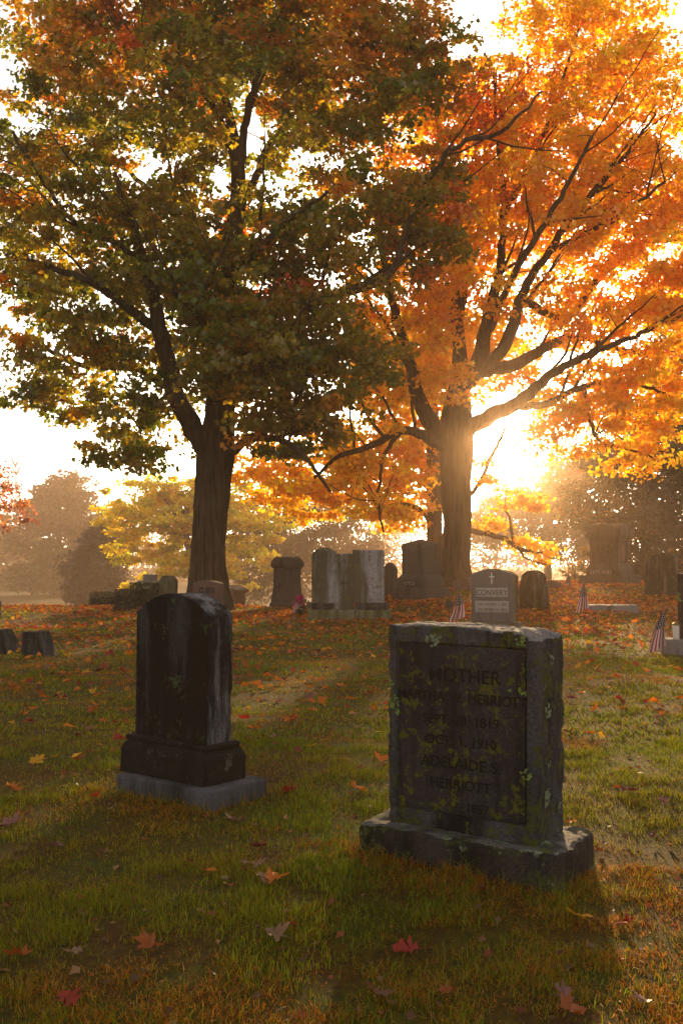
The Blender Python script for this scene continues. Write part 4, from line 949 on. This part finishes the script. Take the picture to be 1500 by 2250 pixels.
bg('maple_tree', 'rust-orange maple reaching in from the left edge', -110, 1350, 960, 44, [(0, 1110, 62, 45, 0, 1.4), (-70, 1060, 80, 80, 0, 2.5), (-30, 1150, 50, 20, 0, 1.2), (-150, 1000, 100, 100, 0, 3), (-40, 1060, 40, 30, 0, 1.2)], 110, 80, 0.17, mono((0.42, 0.16, 0.04), 0.3, (0.30, 0.10, 0.05), 0.4), 54, 16, clr=0.8)
bg('broadleaf_tree', 'brown misty tree mass behind the flared pedestal stone', 640, 1362, 1040, 95, [(620, 1150, 110, 100, 0, 6), (720, 1130, 90, 110, 0, 6), (560, 1230, 90, 80, 0, 5), (680, 1250, 110, 70, 0, 5), (790, 1200, 60, 70, 0, 4)], 230, 100, 0.34, mono((0.075, 0.055, 0.025), 0.3), 55, 12, clr=1.9, k=1.1)
bg('broadleaf_tree', 'pale fog-filled tree right of the sun', 1205, 1350, 900, 105, [(1235, 1040, 45, 55, 0, 4), (1150, 1095, 75, 50, 0, 4), (1085, 1150, 70, 60, 0, 4), (1260, 1060, 60, 80, 0, 4), (1180, 1120, 60, 60, 0, 4), (1240, 1170, 70, 70, 0, 4)], 220, 90, 0.36, mono((0.12, 0.08, 0.03), 0.3), 56, 9, clr=1.7, k=1.2)
bg('broadleaf_tree', 'big dark green tree in mist behind the LEYLAND monument', 1420, 1320, 850, 62, [(1440, 1080, 130, 110, 0, 5), (1330, 1120, 95, 80, 0, 4), (1480, 1180, 110, 80, 0, 5), (1360, 1010, 80, 80, 0, 3.5), (1470, 960, 100, 90, 0, 4), (1270, 1120, 60, 40, -1, 2.0), (1400, 1230, 80, 35, 0, 3), (1560, 1080, 100, 150, 0, 4)], 420, 110, 0.24, mono(DKG, 0.3, (0.22, 0.12, 0.02), 0.15), 57, 20, clr=1.15, k=1.0)
bg('maple_tree', 'small golden tree beside the LEYLAND monument in mist', 1262, 1330, 1220, 55, [(1265, 1260, 28, 28, 0, 1.2), (1285, 1230, 25, 25, 0, 1.2)], 34, 60, 0.20, mono((0.30, 0.18, 0.03), 0.3), 58, 4, clr=0.6)
bg('broadleaf_tree', 'tall grey tree rising behind the orange maple at right edge', 1475, 1330, 560, 90, [(1480, 690, 60, 90, 0, 4), (1440, 800, 70, 80, 0, 4), (1520, 780, 80, 130, 0, 5), (1350, 900, 60, 60, 0, 4)], 150, 90, 0.32, mono((0.10, 0.075, 0.03), 0.3), 59, 12, clr=1.7)
FARL = ['far fog-grey tree in the line beyond the crest, behind ' + s for s in ('the low left markers', 'the clipped hedges', 'the reddish headstone', 'the flared pedestal stone', 'the white double headstone', 'the JOYCE monument', 'the CONVERY headstone', 'the ledger marker', 'the LEYLAND monument')]
for k, px in enumerate((-150, 260, 400, 520, 800, 900, 1080, 1330, 1560)):
    bg('broadleaf_tree', FARL[k], px, 1355, 1150, 190 + 12 * (k % 3), [(px, 1165, 85, 75, 0, 6), (px - 50, 1255, 70, 60, 0, 5), (px + 60, 1245, 75, 65, 0, 5)], 90, 60, 0.55, mono((0.10, 0.07, 0.03), 0.3), 70 + k, 7, clr=2.8, k=1.3, grp='far line of trees in fog')
# bare tree far left
bare = [[(36, 1365, 0, 1.8), (37, 1150, 0, 1.5), (35, 1060, 0, 1.2), (36, 990, 0, 0.6)]]
gg = np.random.default_rng(9)
for k in range(22):
    t = gg.uniform(0.55, 0.95); s = 1 if k % 2 else -1; y0 = 1365 - t * 375
    bare.append([(36, y0, 0, 1.4), (36 + s * 8, y0 - 14, gg.uniform(-1, 1), 0.9), (36 + s * gg.uniform(12, 22), y0 - gg.uniform(28, 50), gg.uniform(-2, 2), 0.45)])
def bare_tree():
    D = 190; T0 = at(36, 1365, D); T = thing('bare_tree', (T0.x, D, G(T0.x, D)), 0, 'leafless thin tree rising above the foggy trees at left', 'tree'); org = np.array(T.location)
    VV, FF, off = [], [], 0
    for lm in bare:
        S = smooth_poly([(*at(a, b, D + c), max(w * D / FPX, 0.02)) for a, b, c, w in lm], 0.5); v, f = tube(S[:, :3], S[:, 3], 5); VV.append(v); FF.append(f + off); off += len(v)
    link('trunk', np_mesh('trunk', np.concatenate(VV) - org, np.concatenate(FF), smooth=True), M['bark'], T)
bare_tree()

# ================================================================ GRASS
def wedge_points(y0, y1, density, g, margin=1.0):
    A = 0.343 * 1.18 * (y1 ** 2 - y0 ** 2) + 2 * margin * (y1 - y0); n = int(A * density)
    y = np.sqrt(g.uniform(y0 ** 2, y1 ** 2, n)); x = g.uniform(-1, 1, n) * (0.343 * 1.18 * y + margin)
    return x, y
def grass():
    g = np.random.default_rng(3); VS, FS, CS, off = [], [], [], 0
    for (y0, y1, dens, hgt, wid, full) in ((1.9, 4.4, 22000, 0.040, 0.0015, True), (4.4, 7.5, 11500, 0.037, 0.0026, False), (7.5, 14, 3000, 0.038, 0.0062, False), (14, 30, 650, 0.040, 0.015, False), (30, 42, 110, 0.05, 0.03, False)):
        x, y = wedge_points(y0, y1, dens, g)
        clump = n2(x, y, 0.16, 21, 3); patch = n2(x, y, 1.1, 22, 3); dry = n2(x, y, 0.75, 23, 4)
        keep = (g.uniform(0, 1, len(x)) < np.clip(0.16 + 2.3 * (clump - 0.36), 0.08 if y0 < 4 else 0.30, 1)) & ~in_foot(x, y)
        x, y, clump, patch, dry = (a[keep] for a in (x, y, clump, patch, dry)); n = len(x)
        z = gz(x, y); h = hgt * g.uniform(0.45, 1.35, n) * (0.55 + 0.95 * clump) * (0.75 + 0.5 * patch)
        h = np.where(in_foot(x, y, 0.10), h * 1.7, h)
        isdry = g.uniform(0, 1, n) < np.clip((dry - 0.425) * 4.2, 0.10, 0.90)
        h = np.where(isdry, h * 0.75, h)
        az = g.uniform(0, 6.283, n); lean = np.abs(g.normal(0.0, 0.55, n)) + np.where(isdry, 0.5, 0.1)
        dx, dy = np.cos(az), np.sin(az); wv = wid * g.uniform(0.6, 1.3, n)
        ph = g.uniform(0, 6.283, n); bx, by_ = np.cos(ph) * wv, np.sin(ph) * wv
        b = np.stack([x, y, z - 0.006], 1); side = np.stack([bx, by_, np.zeros(n)], 1)
        up = np.array([0, 0, 1.0]); d = np.stack([dx, dy, np.zeros(n)], 1)
        tip = b + h[:, None] * (up * np.cos(np.minimum(lean, 1.35))[:, None] + d * np.sin(np.minimum(lean, 1.35))[:, None] * 1.1)
        green = np.array([0.088, 0.160, 0.003]); olive = np.array([0.235, 0.180, 0.003]); rust = np.array([0.36, 0.120, 0.004]); straw = np.array([0.34, 0.19, 0.025])
        t = np.clip(patch + g.normal(0, 0.16, n), 0, 1)[:, None]
        c = olive * (1 - t) + green * t
        w_ = g.uniform(0, 1, n)[:, None]
        c = np.where(isdry[:, None], np.where(w_ < 0.66, rust, straw), c) * g.uniform(0.45, 1.55, (n, 1))
        if full:
            mid = b + 0.55 * h[:, None] * (up * np.cos(lean * 0.5)[:, None] + d * np.sin(lean * 0.5)[:, None])
            V = np.stack([b - side, b + side, mid - side * 0.7, mid + side * 0.7, tip], 1); k = 5; F = np.array([(0, 1, 3), (0, 3, 2), (2, 3, 4)])
        else:
            V = np.stack([b - side, b + side, tip], 1); k = 3; F = np.array([(0, 1, 2)])
        VS.append(V.reshape(-1, 3)); FS.append((F[None] + (np.arange(n) * k)[:, None, None]).reshape(-1, 3) + off); off += n * k; CS.append(np.repeat(c, k, 0))
    me = np_mesh('grass', np.concatenate(VS), np.concatenate(FS), np.concatenate(CS))
    tag(link('grass', me, M['grass']), 'short mown grass, green and rust brown', 'grass', kind='stuff')
grass()

# ================================================================ FALLEN LEAVES
def fallen_mesh(kind, seed):
    g = np.random.default_rng(seed)
    if kind == 'maple':
        half = [(0.05, 0.02), (0.20, -0.10), (0.36, -0.12), (0.30, 0.05), (0.52, 0.10), (0.72, 0.22), (0.52, 0.30), (0.56, 0.44), (0.66, 0.62), (0.44, 0.58), (0.30, 0.50), (0.26, 0.72), (0.14, 0.82)]; tip = (0, 1.10)
    elif kind == 'oak':
        half = [(0.04, 0.02), (0.16, 0.14), (0.34, 0.16), (0.16, 0.30), (0.42, 0.38), (0.52, 0.50), (0.20, 0.52), (0.14, 0.60), (0.42, 0.78), (0.34, 0.90), (0.12, 0.80)]; tip = (0, 1.12)
    else:
        half = [(0.06, 0.05), (0.22, 0.20), (0.34, 0.42), (0.30, 0.62), (0.16, 0.85)]; tip = (0, 1.05)
    pts = half + [tip] + [(-x, y) for x, y in reversed(half)]
    P = np.array([(0, 0.33, 0)] + [(x, y, 0) for x, y in pts]); P[:, :2] += g.normal(0, 0.018, (len(P), 2)); P[:, 1] -= 0.35
    r = np.hypot(P[:, 0], P[:, 1]); a = g.uniform(0, 6.28)
    P[:, 2] = 0.85 * g.uniform(0.4, 1.5) * (P[:, 0] * math.cos(a) + P[:, 1] * math.sin(a)) ** 2 + 0.10 * np.sin(7 * np.arctan2(P[:, 1], P[:, 0]) + a) * r + g.normal(0, 0.03, len(P))
    n = len(pts); F = [(0, 1 + k, 1 + (k + 1) % n) for k in range(n)]
    V = [tuple(p) for p in P]; b = len(V)      # stem
    V += [(-0.012, -0.33, 0.01), (0.012, -0.33, 0.01), (0.05, -0.80, 0.08), (0.07, -0.80, 0.08)]; F += [(b, b + 1, b + 3), (b, b + 3, b + 2)]
    me = np_mesh('fallen_leaf', np.array(V), np.array(F)); return me
LCOL = {'orange': (0.58, 0.155, 0.008), 'yellow': (0.60, 0.30, 0.012), 'red': (0.33, 0.030, 0.015), 'dark red': (0.13, 0.015, 0.02), 'tan': (0.26, 0.15, 0.085), 'pinkish brown': (0.22, 0.10, 0.085), 'rust': (0.33, 0.085, 0.012)}
LEAFM = {k: leaf_mat('fallen_' + k.replace(' ', '_'), 0.30, 0.025, attr=False, col=c, tboost=1.0) for k, c in LCOL.items()}
LEAFME = {}
for kd in ('maple', 'oak', 'oval'):
    for cn in LCOL:
        for s in range(2):
            me = fallen_mesh(kd, hash_ := (len(LEAFME) * 7 + 3)); me.materials.append(LEAFM[cn]); LEAFME[(kd, cn, s)] = me
gl = np.random.default_rng(77)
def drop(x, y, kd, cn, size, label, group=None, lift=0.03, tilt=0.28):
    o = bpy.data.objects.new('fallen_leaf', LEAFME[(kd, cn, int(gl.integers(0, 2)))]); COL.objects.link(o); size *= 0.72
    o.location = (x, y, G(x, y) + lift); o.scale = (size,) * 3
    o.rotation_euler = (gl.normal(0, tilt), gl.normal(0, tilt), gl.uniform(0, 6.28))
    tag(o, label, 'leaf', group)
HERO = [(640, 1738, 'oak', 'red', .155, 'dark red oak leaf beside the slab of the arched headstone'), (606, 1940, 'maple', 'orange', .115, 'bright orange maple leaf flat on the grass in front, centre'),
        (1268, 2020, 'maple', 'yellow', .115, 'yellow-orange maple leaf below the corner of the MOTHER stone base'), (515, 1806, 'maple', 'pinkish brown', .13, 'pinkish brown leaf lying below the arched headstone slab'),
        (575, 1864, 'oak', 'dark red', .11, 'dark red narrow leaf above the tan curled leaf'), (558, 1906, 'maple', 'tan', .14, 'tan curled maple leaf with raised edge, centre foreground'),
        (900, 2096, 'oak', 'red', .125, 'crimson oak leaf below the MOTHER stone base'), (328, 2090, 'maple', 'rust', .12, 'rust-red curled leaf in the dark foreground grass at left'),
        (1240, 2212, 'oak', 'pinkish brown', .10, 'pinkish oak leaf at the bottom edge right'), (1255, 2235, 'maple', 'rust', .10, 'rust leaf touching the pinkish oak leaf at the bottom edge'),
        (598, 2062, 'oak', 'tan', .12, 'pale tan oak leaf lying in dry grass, lower centre'), (82, 1672, 'maple', 'yellow', .13, 'yellow-orange leaf on bright grass left of the arched headstone'), (28, 1735, 'maple', 'orange', .12, 'orange leaf near the left edge below the yellow one'),
        (15, 1816, 'maple', 'pinkish brown', .15, 'large pinkish leaf cut by the left edge'), (122, 1864, 'oak', 'pinkish brown', .12, 'mauve-brown leaf in dry straw at left foreground'), (40, 2112, 'maple', 'rust', .10, 'small rust-red leaf at the lower left edge'),
        (145, 2205, 'oak', 'red', .11, 'red oak leaf in the bottom left corner'), (462, 1918, 'oval', 'orange', .085, 'small upright orange leaf left of the tan curled leaf'), (505, 1955, 'oval', 'rust', .085, 'narrow rust leaf standing among grass blades'),
        (245, 1780, 'oval', 'tan', .09, 'small tan leaf standing on edge below the arched headstone'), (268, 1625, 'oak', 'red', .15, 'red leaf touching the left of the arched headstone plinth'), (1375, 1738, 'oak', 'dark red', .15, 'dark red leaf right of the MOTHER stone'),
        (838, 1668, 'maple', 'orange', .11, 'orange leaf against the left edge of the MOTHER stone'), (640, 1580, 'maple', 'orange', .13, 'orange leaf on grass between the two near headstones'), (592, 1620, 'oval', 'tan', .12, 'pale tan leaf right of the arched headstone'),
        (710, 1700, 'oval', 'red', .08, 'small red leaf between the two near headstones'), (1418, 2215, 'oak', 'pinkish brown', .08, 'small pinkish leaf at the lower right edge'), (830, 2195, 'maple', 'pinkish brown', .09, 'pinkish leaf at the bottom edge, centre right'), (985, 2195, 'maple', 'rust', .07, 'rust scrap of leaf at the bottom edge')]
for px, py, kd, cn, sz, lab in HERO:
    x, y = ground_hit(px, py + 8); drop(x, y, kd, cn, sz, lab, lift=0.028, tilt=0.22)
GP = 'loose leaves scattered on the lawn'
names = list(LCOL); pr = np.array([.26, .10, .17, .10, .14, .11, .12]); cnt = 0
while cnt < 265:
    y = math.sqrt(gl.uniform(2.6 ** 2, 12.5 ** 2)); x = gl.uniform(-1, 1) * (0.343 * y + 0.2)
    if gl.uniform() > np.clip(0.06 + 0.11 * (y - 3.0), 0.05, 1): continue
    if in_foot(np.array([x]), np.array([y]), 0.04)[0]: continue
    cn = names[int(gl.choice(7, p=pr))]; kd = ('maple', 'oak', 'oval')[int(gl.choice(3, p=[.62, .22, .16]))]
    pxx = x / y * FPX + CX
    if y < 4.3: where = 'in the foreground grass ' + ('at left' if pxx < 420 else ('at centre' if pxx < 900 else 'at right'))
    else:
        dep = 'close by' if y < 6.5 else ('some steps back' if y < 9.5 else 'far back on the lawn')
        where = ('left of the arched headstone' if pxx < 300 else ('behind the arched headstone' if pxx < 520 and y > 6.5 else ('between the two near headstones' if pxx < 850 else ('behind the MOTHER headstone' if pxx < 1230 and y > 5 else 'right of the MOTHER headstone')))) + ', ' + dep
    sz = gl.uniform(0.6, 1.2); szn = 'small' if sz < 0.8 else ('large' if sz > 1.0 else 'medium')
    drop(x, y, kd, cn, 0.095 * sz, f'{szn} {cn} {kd} leaf fallen {where}', f'fallen {cn} leaves {where}', lift=0.024); cnt += 1
def litter():
    g = np.random.default_rng(8); n = 130000
    y = np.sqrt(g.uniform(6.5 ** 2, 44 ** 2, n)); x = g.uniform(-1, 1, n) * (0.405 * y + 1)
    cl = n2(x, y, 1.6, 41, 4)
    dens = 0.035 + 0.045 * sstep(8, 12, y) + 0.30 * sstep(13, 24, y) + 0.60 * sstep(16, 27, y) * sstep(-2.5, 2.5, x) + 0.30 * sstep(20, 26, y) * sstep(-6, -2, x)
    keep = (g.uniform(0, 1, n) < dens * np.clip(0.15 + 2.6 * (cl - 0.30), 0.05, 1.2)) & ~in_foot(x, y, 0.03); x, y = x[keep], y[keep]; n = len(x)
    P = np.stack([x, y, gz(x, y) + 0.035 + g.uniform(0, 0.03, n)], 1)
    pal = np.array([LCOL[k] for k in names]); ci = g.choice(7, n, p=[.42, .10, .16, .06, .11, .05, .10]); c = pal[ci] * g.uniform(0.6, 1.3, (n, 1))
    sizes = 0.100 * g.uniform(0.55, 1.3, n)
    nb = 1500; yb = np.sqrt(g.uniform(2.0 ** 2, 8.0 ** 2, nb)); xb = g.uniform(-1, 1, nb) * (0.37 * yb + 0.3); kb = ~in_foot(xb, yb, 0.02); xb, yb = xb[kb], yb[kb]; nb = len(xb)   # crumbs of older leaves
    P = np.concatenate([P, np.stack([xb, yb, gz(xb, yb) + g.uniform(0.004, 0.028, nb)], 1)]); sizes = np.concatenate([sizes, g.uniform(0.012, 0.045, nb)])
    c = np.concatenate([c, np.array([[0.16, 0.075, 0.03], [0.10, 0.05, 0.025], [0.26, 0.14, 0.06], [0.22, 0.05, 0.015]])[g.integers(0, 4, nb)] * g.uniform(0.5, 1.3, (nb, 1))]); n = len(P)
    v, f, cc = scatter_leaves(P, np.tile([0, 0, 1.0], (n, 1)), sizes, c, g, LEAF5, spread=0.38, droop=0.0)
    tag(link('fallen_leaves', np_mesh('fallen_leaves', v, f, cc), M['litter']), 'carpet of orange and red fallen leaves on the far lawn', 'leaves', kind='stuff')
litter()

# ================================================================ HAZE
v, q = lat_box(900, 900, 34, 1000, bev=0.0, z0=-6.0, cyy=330)
m = bpy.data.materials.new('haze'); m.use_nodes = True; N = m.node_tree.nodes; N.remove(N['Principled BSDF'])
vols = []
for dens, aniso in ((0.0018, 0.2), (0.00010, 0.94)):        # soft veil + the tight forward glow that fog droplets give round the sun
    pv = N.new('ShaderNodeVolumePrincipled'); pv.inputs['Color'].default_value = (0.94, 0.68, 0.46, 1)
    pv.inputs['Density'].default_value = dens; pv.inputs['Anisotropy'].default_value = aniso; vols.append(pv)
ads = N.new('ShaderNodeAddShader'); m.node_tree.links.new(vols[0].outputs[0], ads.inputs[0]); m.node_tree.links.new(vols[1].outputs[0], ads.inputs[1])
m.node_tree.links.new(ads.outputs[0], N['Material Output'].inputs['Volume'])
tag(link('haze', np_mesh('haze', v, q), m), 'thin warm morning mist', 'mist', kind='stuff')
